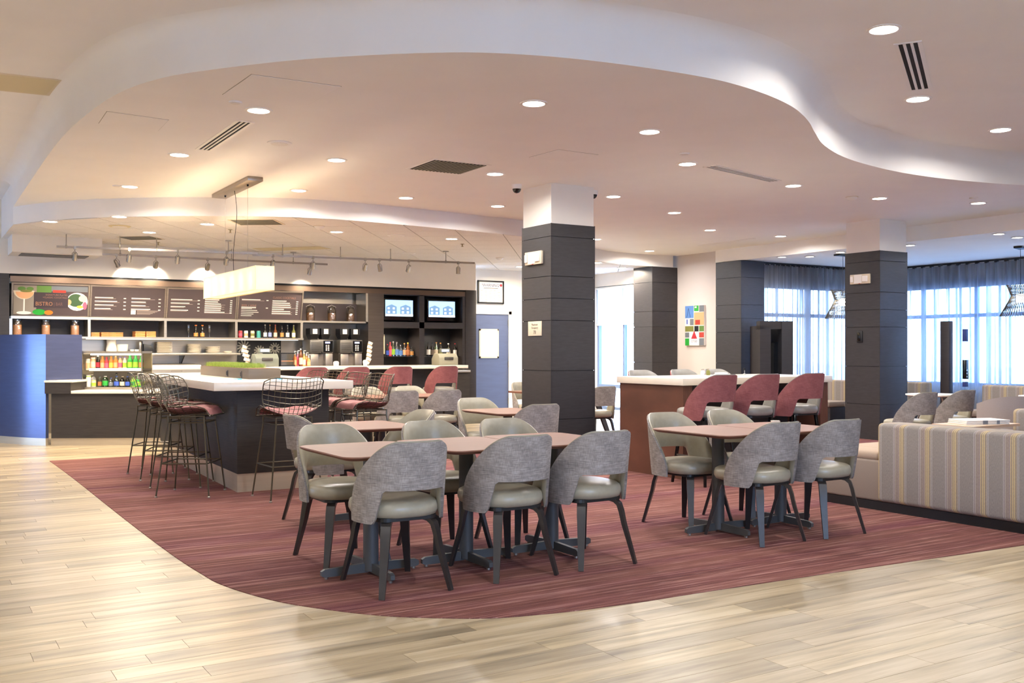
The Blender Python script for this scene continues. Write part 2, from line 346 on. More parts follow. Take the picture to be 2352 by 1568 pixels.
struct(MB().box(-4.6, 17.4, -4.2, 18.4, Z_HI, Z_HI + 0.1).build('ceiling', M['ceil']))
cloud = FRONT + [(12.95, 13.72), (13.06, 13.72), (13.06, 14.95), (12.95, 14.95)] + BACK[::-1][1:-1]
me = D.meshes.new('ceiling'); bm = bmesh.new(); f_ = bm.faces.new([bm.verts.new((x, y, Z_CL)) for x, y in cloud]); bmesh.ops.triangulate(bm, faces=[f_]); bm.to_mesh(me); bm.free(); me.materials.append(M['ceil'])
struct(place('ceiling', me))
struct(MB().box(13.0, 17.4, -4.2, 13.5, Z_LO + .004, Z_LO + 0.08).build('ceiling', M['ceil']))

# curved fascias: front one rises to the lobby ceiling with a soft cove, the rear one drops to the bar ceiling
def fascia(pts, prof, name):
    mb = MB(); m = len(pts); rows = []
    for i, p in enumerate(pts):
        q0, q1 = pts[max(i - 1, 0)], pts[min(i + 1, m - 1)]; tx, ty = q1[0] - q0[0], q1[1] - q0[1]; L = math.hypot(tx, ty) or 1; nx, ny = ty / L, -tx / L
        rows.append([(p[0] + nx * o, p[1] + ny * o, z) for o, z in prof])
    k = len(prof); mb.v = [v for r in rows for v in r]
    mb.f = [(i * k + j, (i + 1) * k + j, (i + 1) * k + j + 1, i * k + j + 1) for i in range(m - 1) for j in range(k - 1)]
    return struct(mb.build(name, M['ceil'], smooth=50))
cr = 0.15
fascia(FRONT, [(0, Z_CL), (0, Z_CL + 0.1), (0, Z_HI - cr)] + [(cr * (1 - math.cos(R(a))), Z_HI - cr + cr * math.sin(R(a))) for a in (15, 30, 45, 60, 75, 90)], 'trim_1')
fascia([(1.186, 17.4), (1.186, 16.0), (1.186, 14.387)], [(0, Z_LO), (0, Z_HI)], 'trim_2')
fascia(BACK, [(0, Z_LO), (0, Z_CL)], 'trim_3')
struct(MB().box(12.95, 13.02, -4.2, 13.75, Z_LO, Z_HI).build('trim_4', M['ceil']))

# lay-in ceiling tiles of the bar: every tile its own panel, cut along the curve
actroot = struct(MB().box(1.2, 13.2, 17.36, 17.42, Z_LO - 0.02, Z_LO + 0.05).build('ceiling', M['ceil']))
me = D.meshes.new('ceiling'); bm = bmesh.new(); f_ = bm.faces.new([bm.verts.new((x, y, Z_LO + .008)) for x, y in BACK + [(13.05, 17.35), (1.186, 17.35)]]); bmesh.ops.triangulate(bm, faces=[f_]); bm.to_mesh(me); bm.free(); me.materials.append(M['grille'])
struct(place('ceiling', me))
GA = R(-36); TT = 0.61
def clip(poly, nx, ny, c):                    # keep nx*x + ny*y >= c
    out = []
    for i, p in enumerate(poly):
        q = poly[(i + 1) % len(poly)]; dp, dq = nx * p[0] + ny * p[1] - c, nx * q[0] + ny * q[1] - c
        if dp >= 0: out.append(p)
        if (dp >= 0) != (dq >= 0): k = dp / (dp - dq); out.append((p[0] + (q[0] - p[0]) * k, p[1] + (q[1] - p[1]) * k))
    return out
ca, sa = math.cos(GA), math.sin(GA)
for i in range(-16, 22):
    for j in range(-4, 32):
        q = [(1.2 + ca * u - sa * v, 12.0 + sa * u + ca * v) for u, v in ((i * TT + .007, j * TT + .007), (i * TT + TT - .007, j * TT + .007), (i * TT + TT - .007, j * TT + TT - .007), (i * TT + .007, j * TT + TT - .007))]
        for n_ in ((1, 0, 1.19), (-1, 0, -13.05), (0, -1, -17.3)):
            q = clip(q, *n_) if q else q
        if len(q) < 3: continue
        xa, xb = min(p[0] for p in q), max(p[0] for p in q)
        if max(p[1] for p in q) < min(gback(xa + (xb - xa) * k / 4) for k in range(5)): continue
        xm = (xa + xb) / 2
        for u0, u1 in ((xa, xb),):
            ya, yb = gback(u0), gback(u1); dx, dy = u1 - u0, yb - ya; L = math.hypot(dx, dy); nx, ny = -dy / L, dx / L
            q = clip(q, nx, ny, nx * u0 + ny * ya)
        if len(q) < 3: continue
        ar = abs(sum(q[k][0] * q[(k + 1) % len(q)][1] - q[(k + 1) % len(q)][0] * q[k][1] for k in range(len(q)))) / 2
        if ar < .004 or (min(p[1] for p in q) > YB + .05 and max(p[0] for p in q) < 9.19): continue
        MB().prism(q, Z_LO, Z_LO + .01).build('ceiling_tile', M['tile'], actroot)

# walls
struct(MB().box(-4.6, 9.19, YB, YB + 0.5, 2.42, Z_HI).build('wall_bar_bulkhead', M['plaster']))
struct(MB().box(-4.6, 1.29, YB, YB + 0.5, 0, 2.42).build('wall_bar_left', M['espresso']))
struct(MB().box(1.29, 9.0, YB + 0.55, YB + 0.62, 0, 2.5).build('wall_bar_back', M['steel']))
struct(MB().box(8.96, 9.19, YB - 0.02, 17.3, 0, 2.42).build('wall_bar_jamb', M['espresso'], bevel=0.004))
struct(MB().box(9.19, 13.3, 17.3, 17.45, 0, Z_HI).build('wall_door', M['plaster']))
struct(MB().box(13.05, 13.3, 13.71, 15.6, 0, Z_HI).build('wall_art', M['mauve_plaster']))
struct(MB().box(-4.7, -4.6, -4.2, 14.4, 0, Z_HI).box(-4.7, -4.6, 16.2, 17.4, 0, Z_HI).box(-4.7, -4.6, 14.4, 16.2, 0, .1).box(-4.7, -4.6, 14.4, 16.2, 1.8, Z_HI).build('wall_left', M['plaster']))
struct(MB().box(-4.6, 0, -4.3, -4.2, 0, Z_HI).box(4.4, 17.4, -4.3, -4.2, 0, Z_HI).box(0, 4.4, -4.3, -4.2, 0, .9).box(0, 4.4, -4.3, -4.2, 2.6, Z_HI).build('wall_front', M['plaster']))
struct(MB().box(13.05, 17.2, 13.3, 13.45, 0, 0.62).box(13.05, 17.2, 13.3, 13.45, 2.63, Z_HI).box(13.05, 13.64, 13.3, 13.45, 0, 3).box(16.45, 17.2, 13.3, 13.45, 0, 3).build('wall_bay_back', M['plaster']))
struct(MB().box(16.9, 17.05, -4.2, 13.3, 0, 0.62).box(16.9, 17.05, -4.2, 13.3, 2.63, Z_HI).box(16.9, 17.05, 12.85, 13.3, 0, 3).box(16.9, 17.05, -4.2, 4.6, 0, 3).build('wall_bay_right', M['plaster']))
struct(MB().box(12.75, 12.95, 15.4, 17.35, 2.66, Z_HI).box(12.75, 12.95, 17.28, 17.35, 0, 3).box(12.75, 12.95, 15.4, 15.56, 0, 3).build('wall_far_window', M['plaster']))

# windows
def window(n, axis, c, a0, a1, z0, z1, bars, rails):
    def bx(mb, u0, u1, v0, v1, t=0.035):
        return mb.box(u0, u1, c - t, c + t, v0, v1) if axis == 'x' else mb.box(c - t, c + t, u0, u1, v0, v1)
    o = struct(bx(bx(bx(bx(MB(), a0, a0 + .06, z0, z1), a1 - .06, a1, z0, z1), a0, a1, z0, z0 + .06), a0, a1, z1 - .06, z1).build('window_%d' % n, M['mull']))
    for b in bars: bx(MB(), b - .03, b + .03, z0, z1, .04).build('mullion', M['mull'], o)
    for r_ in rails: bx(MB(), a0, a1, r_ - .035, r_ + .035, .04).build('rail', M['mull'], o)
    es = [a0] + list(bars) + [a1]; rs = [z0] + list(rails) + [z1]
    for p, q in zip(es, es[1:]):
        for u, v in zip(rs, rs[1:]): bx(MB(), p + .03, q - .03, u + .03, v - .03, .004).build('pane', M['glass'], o)
    return o
window(1, 'y', 12.85, 15.56, 17.28, 0.02, 2.66, [16.36], [0.52])
window(2, 'x', 13.38, 13.64, 16.45, 0.62, 2.63, [15.05], [1.96])
window(3, 'y', 16.98, 4.6, 12.85, 0.62, 2.63, [12.2 - 1.13 * k for k in range(7)], [1.94])
window(4, 'x', -4.25, 0, 4.4, .9, 2.6, [1.1, 2.2, 3.3], [2.1])          # unseen lobby glazing behind the camera, added for bluish light on the fascia
window(5, 'y', -4.65, 14.4, 16.2, .1, 1.8, [15.3], [])   # unseen left wall glazing, added for the blue sheen on the host stand
for ax_, c_, a0, a1 in (('x', 13.31, 13.64, 16.45), ('y', 16.90, 4.6, 12.85)):
    t = thing('blind_cassette', 'slate blind housing across the top of the %s' % ('back bay window' if ax_ == 'x' else 'long right bay window'), 'blind')
    (MB().box(a0, a1, c_ - .04, c_ + .04, 2.505, 2.605) if ax_ == 'x' else MB().box(c_ - .04, c_ + .04, a0, a1, 2.505, 2.605)).build('housing', M['slate'], t, bevel=.006); (MB().box(a0 + .02, a1 - .02, c_ - .01, c_ + .01, 2.46, 2.505) if ax_ == 'x' else MB().box(c_ - .01, c_ + .01, a0 + .02, a1 - .02, 2.46, 2.505)).build('hem', M['slate'], t)
# light portals in the openings help the daylight find its way in
for loc, rot, sx_, sy_ in (((12.97, 16.42, 1.36), (R(90), 0, R(90)), 1.7, 2.6), ((15.05, 13.5, 1.62), (R(90), 0, R(180)), 2.8, 2.0), ((17.1, 8.7, 1.62), (R(90), 0, R(90)), 8.2, 2.0), ((2.2, -4.32, 1.75), (R(90), 0, 0), 4.4, 1.7), ((-4.72, 15.3, .95), (R(90), 0, R(-90)), 1.8, 1.7)):
    l = D.lights.new('daylight_portal', 'AREA'); l.shape = 'RECTANGLE'; l.size = sx_; l.size_y = sy_; l.cycles.is_portal = True
    o = D.objects.new('daylight_portal', l); COL.objects.link(o); o.location = loc; o.rotation_euler = rot
# roller blind in the far window and sheer curtains in the bay
b_ = thing('roller_blind', 'white roller blind half lowered over the far window', 'blind', (12.79, 16.42, 0))
MB().box(-.003, .003, -.85, .85, 1.84, 2.60).build('fabric', M['blind'], b_); MB().tube([(0, -.86, 2.62), (0, .86, 2.62)], .03, 10).build('roller', M['shade_white'], b_, smooth=40); MB().box(-.012, .012, -.85, .85, 1.82, 1.845).build('hem_bar', M['shade_white'], b_)
def curtain(axis, c, a0, a1, pitch, name, label):
    n = int((a1 - a0) / pitch); amp = 0.035; N = n * 8; pts = []
    for i in range(N + 1):
        u = a0 + (a1 - a0) * i / N; o = amp * math.sin(2 * PI * i / 8) + 0.008 * math.sin(i * 0.7)
        pts.append((u, c + o) if axis == 'x' else (c + o, u))
    mb = MB(); z1, z0 = Z_LO - 0.045, 0.10
    mb.v = [(x, y, z) for x, y in pts for z in (z0, 1.0, z1)]; mb.f = [(i * 3 + j, i * 3 + 3 + j, i * 3 + 4 + j, i * 3 + 1 + j) for i in range(N) for j in (0, 1)]
    t = thing(name, label, 'curtain', (0, 0, 0)); mb.build('cloth', M['sheer'], t, smooth=60, wn=False)
    tr = MB().box(a0 - .05, a1 + .05, c - .02, c + .02, Z_LO - .03, Z_LO) if axis == 'x' else MB().box(c - .02, c + .02, a0 - .05, a1 + .05, Z_LO - .03, Z_LO)
    tr.build('curtain_track', M['black'], t)
    for i in range(n + 1):
        u = a0 + (a1 - a0) * i / n; p = (u, c) if axis == 'x' else (c, u)
        if axis == 'x' or u > 9.6: MB().box(p[0] - .028, p[0] + .028, p[1] - .028, p[1] + .028, Z_LO - .055, Z_LO - .03).build('carrier', M['black'], t)
curtain('x', 13.16, 13.56, 16.72, 0.135, 'sheer_curtain', 'grey sheer curtain between dark wall column and dining column')
curtain('y', 16.76, 4.7, 13.0, 0.185, 'sheer_curtain', 'wide grey sheer curtain behind booths on right window wall')

# outside ground
struct(MB().box(-90, 100, -90, 100, -0.6, -0.5).build('floor_outside', M['asphalt']))

# floor: base slab, oak planks near the lens as single parts, the rest as one mass
floor = struct(MB().box(-4.6, 17.2, -4.2, 17.4, -0.08, -0.012).build('floor', M['darkwood']))
CARPET = catmull([(1.41, 12.53), (1.42, 10.8), (1.41, 8.2), (1.41, 7.0), (1.42, 6.17), (1.44, 5.71), (1.458, 5.463), (1.525, 5.159), (1.628, 4.865), (1.767, 4.621), (1.95, 4.377), (2.154, 4.202), (2.374, 4.062), (2.6, 3.995), (2.813, 3.955), (3.194, 3.921), (3.635, 3.905), (4.5, 3.86), (5.127, 3.82), (6.26, 3.747), (9.0, 3.6), (12.8, 3.45)], 5) + [(12.9, 12.53)]
carpet = tag(MB().prism(CARPET, -0.012, 0.004).build('carpet', M['striped_carpet']), 'burgundy striped carpet inlaid in the oak floor', 'carpet')
def under(x0, x1, y0, y1):                    # a plank wholly under the carpet can be left out
    return x0 > 2.6 and x1 < 12.8 and y0 > 4.1 and y1 < 12.4 or (x0 > 1.5 and y0 > 5.6 and y1 < 12.4 and x1 < 12.8)
PWD, PLN = 0.14, 1.2; planks = []
y = -1.4; row = 0
while y < 17.3:
    x = -4.6 - random.random() * PLN
    while x < 17.2:
        x1 = x + PLN
        if not under(x, x1, y, y + PWD) and x1 > -4.6: planks.append((x, y))
        x = x1
    y += PWD; row += 1
def shown(p):
    cx, cy = p[0] + .6, p[1] + .07; d = C * cx + S * cy; r_ = S * cx - C * cy
    if d < 0.6: return -1
    px, py = 1176 + FPX * r_ / d, YH + FPX * CAMH / d
    return 1e6 / (d * d) if -500 < px < 2850 and py < 1640 else -1
planks.sort(key=shown, reverse=True)
pm = MB().box(0, PLN - .002, 0, PWD - .002, -0.012, 0).mesh('plank', M['oak_plank'])
for x, y in planks[:300]: place('plank', pm, floor, (x, y, 0))
mb = MB()
for x, y in planks[300:]: mb.box(max(x, -4.6), min(x + PLN - .002, 17.2), y, y + PWD - .002, -0.012, 0)
o = mb.build('planks', M['oak_plank'], floor, wn=False); o['kind'] = 'stuff'
# (box faces are already wound outward)

# ------------------------------------------------------------------ columns clad in dark panels
ZJ = [0.0, 0.508, 1.054, 1.62, 1.869, 2.117, 2.562, 2.71]
def column(x0, y0, s_, sy_, ztop, label, white=True, zs=ZJ):
    t = thing('column', label, 'column', (x0 + s_ / 2, y0 + sy_ / 2, 0)); hx, hy = s_ / 2, sy_ / 2
    if white: MB().box(-hx + .012, hx - .012, -hy + .012, hy - .012, zs[-1] - .02, Z_CL).build('plaster_top', M['plaster'], t)
    MB().box(-hx + .014, hx - .014, -hy + .014, hy - .014, 0, zs[-1] - .004).build('core', M['clad_gap'], t)
    for z0, z1 in zip(zs, zs[1:]):
        for sgn in (-1, 1):
            MB().box(-hx + .006, hx - .006, sgn * hy - (.012 if sgn > 0 else 0), sgn * hy + (.012 if sgn < 0 else 0), z0 + .003, z1 - .003).build('cladding_panel', M['clad'], t)
            MB().box(sgn * hx - (.012 if sgn > 0 else 0), sgn * hx + (.012 if sgn < 0 else 0), -hy + .006, hy - .006, z0 + .003, z1 - .003).build('cladding_panel', M['clad'], t)
    mb = MB()
    for sx_ in (-1, 1):
        for sy2 in (-1, 1): mb.box(sx_ * hx - .008 * (sx_ > 0), sx_ * hx + .008 * (sx_ < 0), sy2 * hy - .008 * (sy2 > 0), sy2 * hy + .008 * (sy2 < 0), 0, zs[-1])
    mb.build('corner_trim', M['clad'], t)
    return t
CS = 0.61
column(6.135, 9.141, CS, CS, 0, 'dark panelled column with white top in the middle, bearing the occupancy sign')
column(11.794, 9.181, CS, CS, 0, 'dark panelled column with white top beside the striped sofa')
zw = [0, 0.5, 1.05, 1.62, 1.87, 2.12, 2.56, 2.925]
column(12.40, 14.93, 0.64, 0.58, 0, 'dark panelled wall column left of the picture', False, [0, .5, 1.05, 1.75, 2.05, 2.62, 2.925])
column(12.93, 13.06, 0.58, 0.66, 0, 'dark panelled wall column right of the picture, by the curtain', False, [0, .5, 1.05, 1.62, 1.87, 2.12, 2.62, 2.925])
# things fixed to the columns
def emergency_light(x, y, z, wd, ht, label):
    t = thing('emergency_light', label, 'emergency light', (x, y, z))
    MB().box(-.03, 0, -wd / 2, wd / 2, -ht / 2, ht / 2).build('housing', M['cream'], t, bevel=.006)
    MB().box(-.034, -.03, -wd * .12, wd * .28, -ht * .42, ht * .45).build('cover', M['white'], t)
    for s2 in (-1, 1): MB().box(-.045, -.03, -wd * .42 if s2 < 0 else wd * .32, -wd * .16 if s2 < 0 else wd * .46, -ht * .3, ht * .3).build('lamp_head', M['white'], t, bevel=.004)
    MB().box(-.036, -.03, -.012, .012, -ht * .49, -ht * .44).build('indicator', M['red'], t)
(ya, za), (yb, zb) = PX(1210, 6.135, 580), PX(1248, 6.135, 606)
emergency_light(6.135, (ya + yb) / 2, (za + zb) / 2, abs(ya - yb), .15, 'cream twin head emergency light on the middle column')
(ya, za), (yb, zb) = PX(1955, 11.794, 630), PX(2000, 11.794, 652)
emergency_light(11.794, (ya + yb) / 2, (za + zb) / 2, abs(ya - yb), .14, 'cream twin head emergency light on the right column')
(ya, za), (yb, zb) = PX(1214.5, 6.135, 738), PX(1245, 6.135, 771)
t = thing('occupancy_sign', 'beige maximum occupancy sign on the middle column', 'sign', (6.135, (ya + yb) / 2, (za + zb) / 2))
MB().box(-.01, 0, -abs(ya - yb) / 2, abs(ya - yb) / 2, -.083, .083).build('plate', M['cream'], t, bevel=.002)
for s_, sz, dz in (('Maximum', .037, .045), ('Occupancy', .035, .008), ('78', .06, -.045)): wall_text(s_, sz, M['ink_dark'], t, (-.0105, 0, dz), '-x', sx=.9)
(ya, za) = PX(1975, 11.794, 773)
t = thing('wall_switch', 'small dark switch plate on the right column', 'switch', (11.794, ya, za)); MB().box(-.012, 0, -.05, .05, -.085, .085).build('plate', M['black'], t, bevel=.003); MB().box(-.02, -.012, -.012, .03, -.06, .06).build('rocker', M['gloss_black'], t, bevel=.003)

# door with a lit vision pane, and the framed notice above it
x0 = PY(1092, 17.28); x1 = PY(1168, 17.28)
d_ = struct(MB().box(x0 - .3, x1 - .03, 17.24, 17.285, 0, 2.02).build('door_1', M['door']))  # blue of the window daylight is put into the door colour
MB().box(x0 - .36, x0 - .3, 17.22, 17.3, 0, 2.08).box(x1 - .03, x1 + .04, 17.22, 17.3, 0, 2.08).box(x0 - .36, x1 + .04, 17.22, 17.3, 2.02, 2.08).build('door_frame', M['white'], d_)
xa, za = PY(1100, 17.24, 755); xb, zb = PY(1145, 17.24, 822)
MB().box(xa, xb, 17.225, 17.24, zb, zb + .035).box(xa, xb, 17.225, 17.24, za - .035, za).box(xa, xa + .035, 17.225, 17.24, zb, za).box(xb - .035, xb, 17.225, 17.24, zb, za).build('pane_frame', M['cream'], d_)
MB().box(xa + .035, xb - .035, 17.23, 17.238, zb + .035, za - .035).build('pane', emat('lit_pane', 'FFFFFF', 2.2), d_)
for zz in (1.85, 1.0, 0.25): MB().box(x1 - .045, x1 - .015, 17.225, 17.243, zz - .06, zz + .06).build('hinge', M['nickel'], d_)
xa, za = PY(1097, 17.28, 643); xb, zb = PY(1157, 17.28, 698)
t = thing('framed_notice', 'black framed warning notice on the wall above the door', 'notice', ((xa + xb) / 2, 17.29, (za + zb) / 2)); w2, h2 = (xb - xa) / 2, (za - zb) / 2
MB().box(-w2, w2, -.025, 0, h2 - .03, h2).box(-w2, w2, -.025, 0, -h2, -h2 + .03).box(-w2, -w2 + .03, -.025, 0, -h2, h2).box(w2 - .03, w2, -.025, 0, -h2, h2).build('frame', M['black'], t)
MB().box(-w2 + .03, w2 - .03, -.012, 0, -h2 + .03, h2 - .03).build('sheet', M['paper'], t)
wall_text('!WARNING!', .085, mat('ink_navy', '3A4468', .7), t, (0, -.0135, h2 - .10), sx=.95)
mb = MB().box(-.17, .17, -.0135, -.012, h2 - .162, h2 - .15)
for i in range(8):
    for a, b in ((-.25, -.19), (-.14, -.08), (-.04, .03), (.06, .12), (.16, .24)): mb.box(a, b - .01 * (i % 3), -.0135, -.012, h2 - .2 - i * .032 - .006, h2 - .2 - i * .032)
mb.build('small_print', M['ink_dark'], t); MB().lathe([(0, 0), (.028, 0), (.028, .002)], n=16).xf(Matrix.Translation((w2 - .065, -.013, h2 - .09)) @ Matrix.Rotation(R(90), 4, 'X')).build('seal', M['red'], t)

# ------------------------------------------------------------------ dining chairs
def shell_pt(u, v, off, zt=0.80, zb_mid=0.55, zb=0.37, grow=0.0):
    ph = R(-104 + 208 * u); a = abs(math.degrees(ph))
    k = max(0.0, min(1.0, (a - 24) / 80)); top = zt + grow - (zt - 0.435) * (1 - (1 - k ** 1.7) ** 0.83)
    bot = min(zb + (zb_mid - zb) * (1 - ss((a - 40) / 15)), top - .03); z = bot + (top - bot) * v
    t = (z - 0.37) / 0.43; A, B = 0.245 + 0.012 * t, 0.25
    sx_ = math.copysign(abs(math.sin(ph)) ** 0.86, math.sin(ph)); x = A * sx_; y = -0.02 - B * math.cos(ph) - 0.055 * t * max(math.cos(ph), 0) ** 0.6
    nx, ny = math.sin(ph) / A, -math.cos(ph) / B; L = math.hypot(nx, ny)
    return (x + nx / L * off, y + ny / L * off, z)
def seat_mb(zc=0.0, hx=0.222, hy=0.24):
    mb = MB(); n = 40; prof = [(0.86, .395), (0.955, .402), (1.0, .425), (1.0, .447), (0.975, .468), (0.90, .480), (0.70, .487), (0.4, .490), (0.0, .491)]
    vs_ = []; fs = []
    for s_, z in prof:
        for k in range(n):
            a = 2 * PI * k / n; c_, s2 = math.cos(a), math.sin(a); e = 0.72
            yy = hy * s_ * math.copysign(abs(s2) ** e, s2); vs_.append((hx * s_ * math.copysign(abs(c_) ** e, c_) * (1 + .10 * yy / hy), .005 + yy, z + zc))
    for i in range(len(prof) - 1):
        for k in range(n): fs.append((i * n + k, i * n + (k + 1) % n, (i + 1) * n + (k + 1) % n, (i + 1) * n + k))
    fs.append(tuple(range(n))[::-1]); return mb.add(vs_, fs)
def bent_leg(fx, fy, ztop, splay=1.0):
    d = Vector((fx, fy, 0)); wd = Vector((-fy, fx, 0)).normalized(); r_ = d.normalized()
    path = [(0.22, ztop), (0.50, ztop), (0.62, ztop - .008), (0.70, ztop - .03), (0.745, ztop - .075), (0.79, ztop * .62), (1.0, 0.0)]
    mb = MB(); pts = [d * k + Vector((0, 0, z)) for k, z in path]; vs_ = []
    for i, p in enumerate(pts):
        t = (pts[min(i + 1, len(pts) - 1)] - pts[max(i - 1, 0)]).normalized(); b = t.cross(wd).normalized()
        w2 = (.024, .025, .026, .026, .026, .023, .0155)[i]; h2 = (.009, .010, .011, .0115, .0115, .011, .009)[i]
        vs_ += [p - wd * w2 - b * h2, p + wd * w2 - b * h2, p + wd * w2 + b * h2, p - wd * w2 + b * h2]
    fs = [(3, 2, 1, 0)]
    for i in range(len(pts) - 1):
        for k in range(4): fs.append((i * 4 + k, i * 4 + (k + 1) % 4, i * 4 + 4 + (k + 1) % 4, i * 4 + 4 + k))
    fs.append(tuple(len(vs_) - 4 + k for k in range(4))); return mb.add(vs_, fs)
def chair_top(t, cloth, lthr, dz=0.0, small=False):
    nu, nv = (44, 8)
    up = Matrix.Translation((0, 0, dz))
    MB().solid(lambda u, v: shell_pt(u, v, 0), lambda u, v: shell_pt(u, v, -.014), nu, nv).xf(up).build('backrest', cloth, t, smooth=45)
    def pad(u, v):
        e = min(u, 1 - u) * 16; e2 = min(v, 1 - v) * 5; k = ss(min(e, 1)) * ss(min(e2, 1)); return shell_pt(0.005 + u * .99, v, -.020 - .022 * k, grow=.008)
    MB().solid(lambda u, v: shell_pt(.005 + u * .99, v, -.012, grow=.008), pad, nu, nv).xf(up).build('back_pad', lthr, t, smooth=45)
    seat_mb(dz).build('seat', lthr, t, smooth=50)
def make_chair():
    t = thing('dining_chair', 'x', 'chair', group='grey dining chairs')
    chair_top(t, M['grey_weave'], M['leather'])
    MB().prism(rrect(-.17, .17, -.19, .19, .05), .378, .398).build('seat_frame', M['black'], t)
    for fx, fy in ((-.20, -.27), (.20, -.27), (-.20, .26), (.20, .26)): bent_leg(fx, fy, .384).build('leg', M['legwood'], t, smooth=30)
    return t
CH = Kind(make_chair())
A_, B_ = 0.0, PI
for x, y, rz, lab in [
    (2.27, 4.905, A_, 'grey dining chair nearest the camera, back towards us, left end of long front table'),
    (2.95, 4.905, A_, 'grey dining chair with back towards us at the middle of long front table'),
    (3.52, 4.905, A_, 'grey dining chair with back towards us at right end of long front table'),
    (2.27, 5.68, B_, 'grey dining chair facing us across left end of long front table'),
    (2.95, 5.62, B_, 'grey dining chair facing us across the middle of long front table'),
    (3.50, 5.56, B_, 'grey dining chair facing us across right end of long front table'),
    (2.695, 7.04, -PI / 2, 'grey dining chair at left of the small table behind the front group'),
    (3.225, 7.00, PI / 2, 'grey dining chair at right of the small table behind the front group'),
    (4.79, 7.52, A_, 'grey dining chair with back towards us directly before the middle column'),
    (4.79, 8.26, B_, 'grey dining chair facing us at the small table left of the middle column'),
    (5.00, 10.80, A_, 'left grey chair with back towards us at tables near the bar stools'),
    (5.57, 10.78, A_, 'right grey chair with back towards us at tables near the bar stools'),
    (5.05, 11.58, B_, 'left grey chair facing us at tables near the bar stools'),
    (5.66, 11.58, B_, 'right grey chair facing us at tables near the bar stools'),
    (4.93, 4.86, A_, 'grey dining chair with back towards us at left of the right hand table'),
    (5.50, 4.83, A_, 'grey dining chair with back towards us beside the sofa end'),
    (4.88, 5.47, B_, 'grey dining chair facing us at left of the right hand table'),
    (5.48, 5.47, B_, 'grey dining chair facing us, half hidden behind the right hand table'),
    (7.82, 10.62, A_, 'shadowed grey chair just right of the middle column by far window'),
    (7.80, 12.15, B_, 'grey chair barely showing left of the middle column at trestle table'),
    (9.85, 7.28, A_, 'shadowed grey chair behind the sofa, left of two by bay window'),
    (10.82, 7.45, A_, 'shadowed grey chair behind the sofa, right of two by bay window')]:
    CH.put((x, y, 0.004), rz, lab)

# ------------------------------------------------------------------ bar stools with red backs
def make_stool():
    t = thing('bar_stool', 'x', 'stool', group='red backed bar stools'); dz = 0.245
    chair_top(t, M['red_weave'], M['leather_grey'], dz)
    MB().prism(rrect(-.17, .17, -.19, .19, .05), .378 + dz, .398 + dz).build('seat_frame', M['black'], t)
    tops = [(-.15, -.16), (.15, -.16), (-.15, .16), (.15, .16)]; feet = [(-.21, -.23), (.21, -.23), (-.21, .23), (.21, .23)]
    for (a, b), (c_, d) in zip(tops, feet): MB().bar((a, b, .385 + dz), (c_, d, 0), .034, .026, (0, 1, 0), .026, .02).build('leg', M['gloss_black'], t, bevel=.003, seg=1)
    k = 1 - .24 / (.385 + dz); cs = [(a + (c_ - a) * k, b + (d - b) * k) for (a, b), (c_, d) in zip(tops, feet)]
    for i, j in ((0, 1), (2, 3), (0, 2), (1, 3)): MB().tube([(*cs[i], .24 + (.03 if i + j in (2, 4) else 0)), (*cs[j], .24 + (.03 if i + j in (2, 4) else 0))], .008, 6).build('foot_rail', M['darksteel'], t, smooth=40)
    return t
BS = Kind(make_stool())
YS = 13.36
for px, lab in ((720, 'red backed stool at the bar, leftmost of four'), (816, 'red backed stool at the bar, second from left'), (916, 'red backed stool at the bar, third from left'), (1022, 'red backed stool at the bar, rightmost, by the door')):
    BS.put((PY(px, YS - .18), YS, 0), A_, lab)
for x, lab in ((6.55, 'red backed stool at the tall walnut table, nearest its end panel'), (7.12, 'red backed stool in the middle of the tall walnut table'), (7.76, 'red backed stool at the tall walnut table, nearest the right column')):
    BS.put((x, 7.10, .004), A_, lab)
for x, lab in ((7.22, 'stool with pale seat behind the tall walnut table, left'), (7.85, 'stool with pale seat behind the tall walnut table, middle'), (8.38, 'stool with pale seat behind the tall walnut table, right')):
    BS.put((x, 8.66, .004), B_, lab)

# ------------------------------------------------------------------ pedestal tables
def make_table(wd=0.62, dp=0.80):
    t = thing('dining_table', 'x', 'table', group='brown pedestal tables'); zt = .715
    def ring(ins, z): return [(x, y, z) for x, y in rrect(-wd / 2 + .002 + ins, wd / 2 - .002 - ins, -dp / 2 + ins, dp / 2 - ins, .085 - ins * .5, 6)]
    mb = MB(); rs = [ring(.03, zt - .024), ring(.004, zt - .011), ring(0, zt - .006), ring(.003, zt)]; n = len(rs[0]); mb.v = [p for r_ in rs for p in r_]
    mb.f = [tuple(range(n))[::-1], tuple(range(3 * n, 4 * n))] + [(i * n + k, i * n + (k + 1) % n, i * n + n + (k + 1) % n, i * n + n + k) for i in range(3) for k in range(n)]
    mb.build('tabletop', M['tabletop'], t, smooth=30)
    MB().box(-.16, .16, -.16, .16, zt - .036, zt - .024).build('mount_plate', M['post'], t)
    MB().lathe([(.044, .02), (.044, zt - .036)], n=20).build('post', M['post'], t, smooth=40)
    for a in range(4):
        m_ = MB(); L = .30; prof = [(.02, .012), (L - .02, .012), (L, .02), (L, .045), (L - .02, .056), (.02, .066)]
        m_.add([(x, s_ * .012, z) for s_ in (-1, 1) for x, z in prof], [tuple(range(6))[::-1], tuple(range(6, 12))] + [(i, (i + 1) % 6, 6 + (i + 1) % 6, 6 + i) for i in range(6)])
        fo = m_.xf(Matrix.Rotation(a * PI / 2, 4, 'Z')).build('foot', M['post'], t)
        p = Matrix.Rotation(a * PI / 2, 4, 'Z') @ Vector((L - .03, 0, 0)); MB().lathe([(.012, 0), (.012, .013)], (p.x, p.y, 0), 8).build('glide', M['nickel'], fo)
    return t
TB = Kind(make_table())
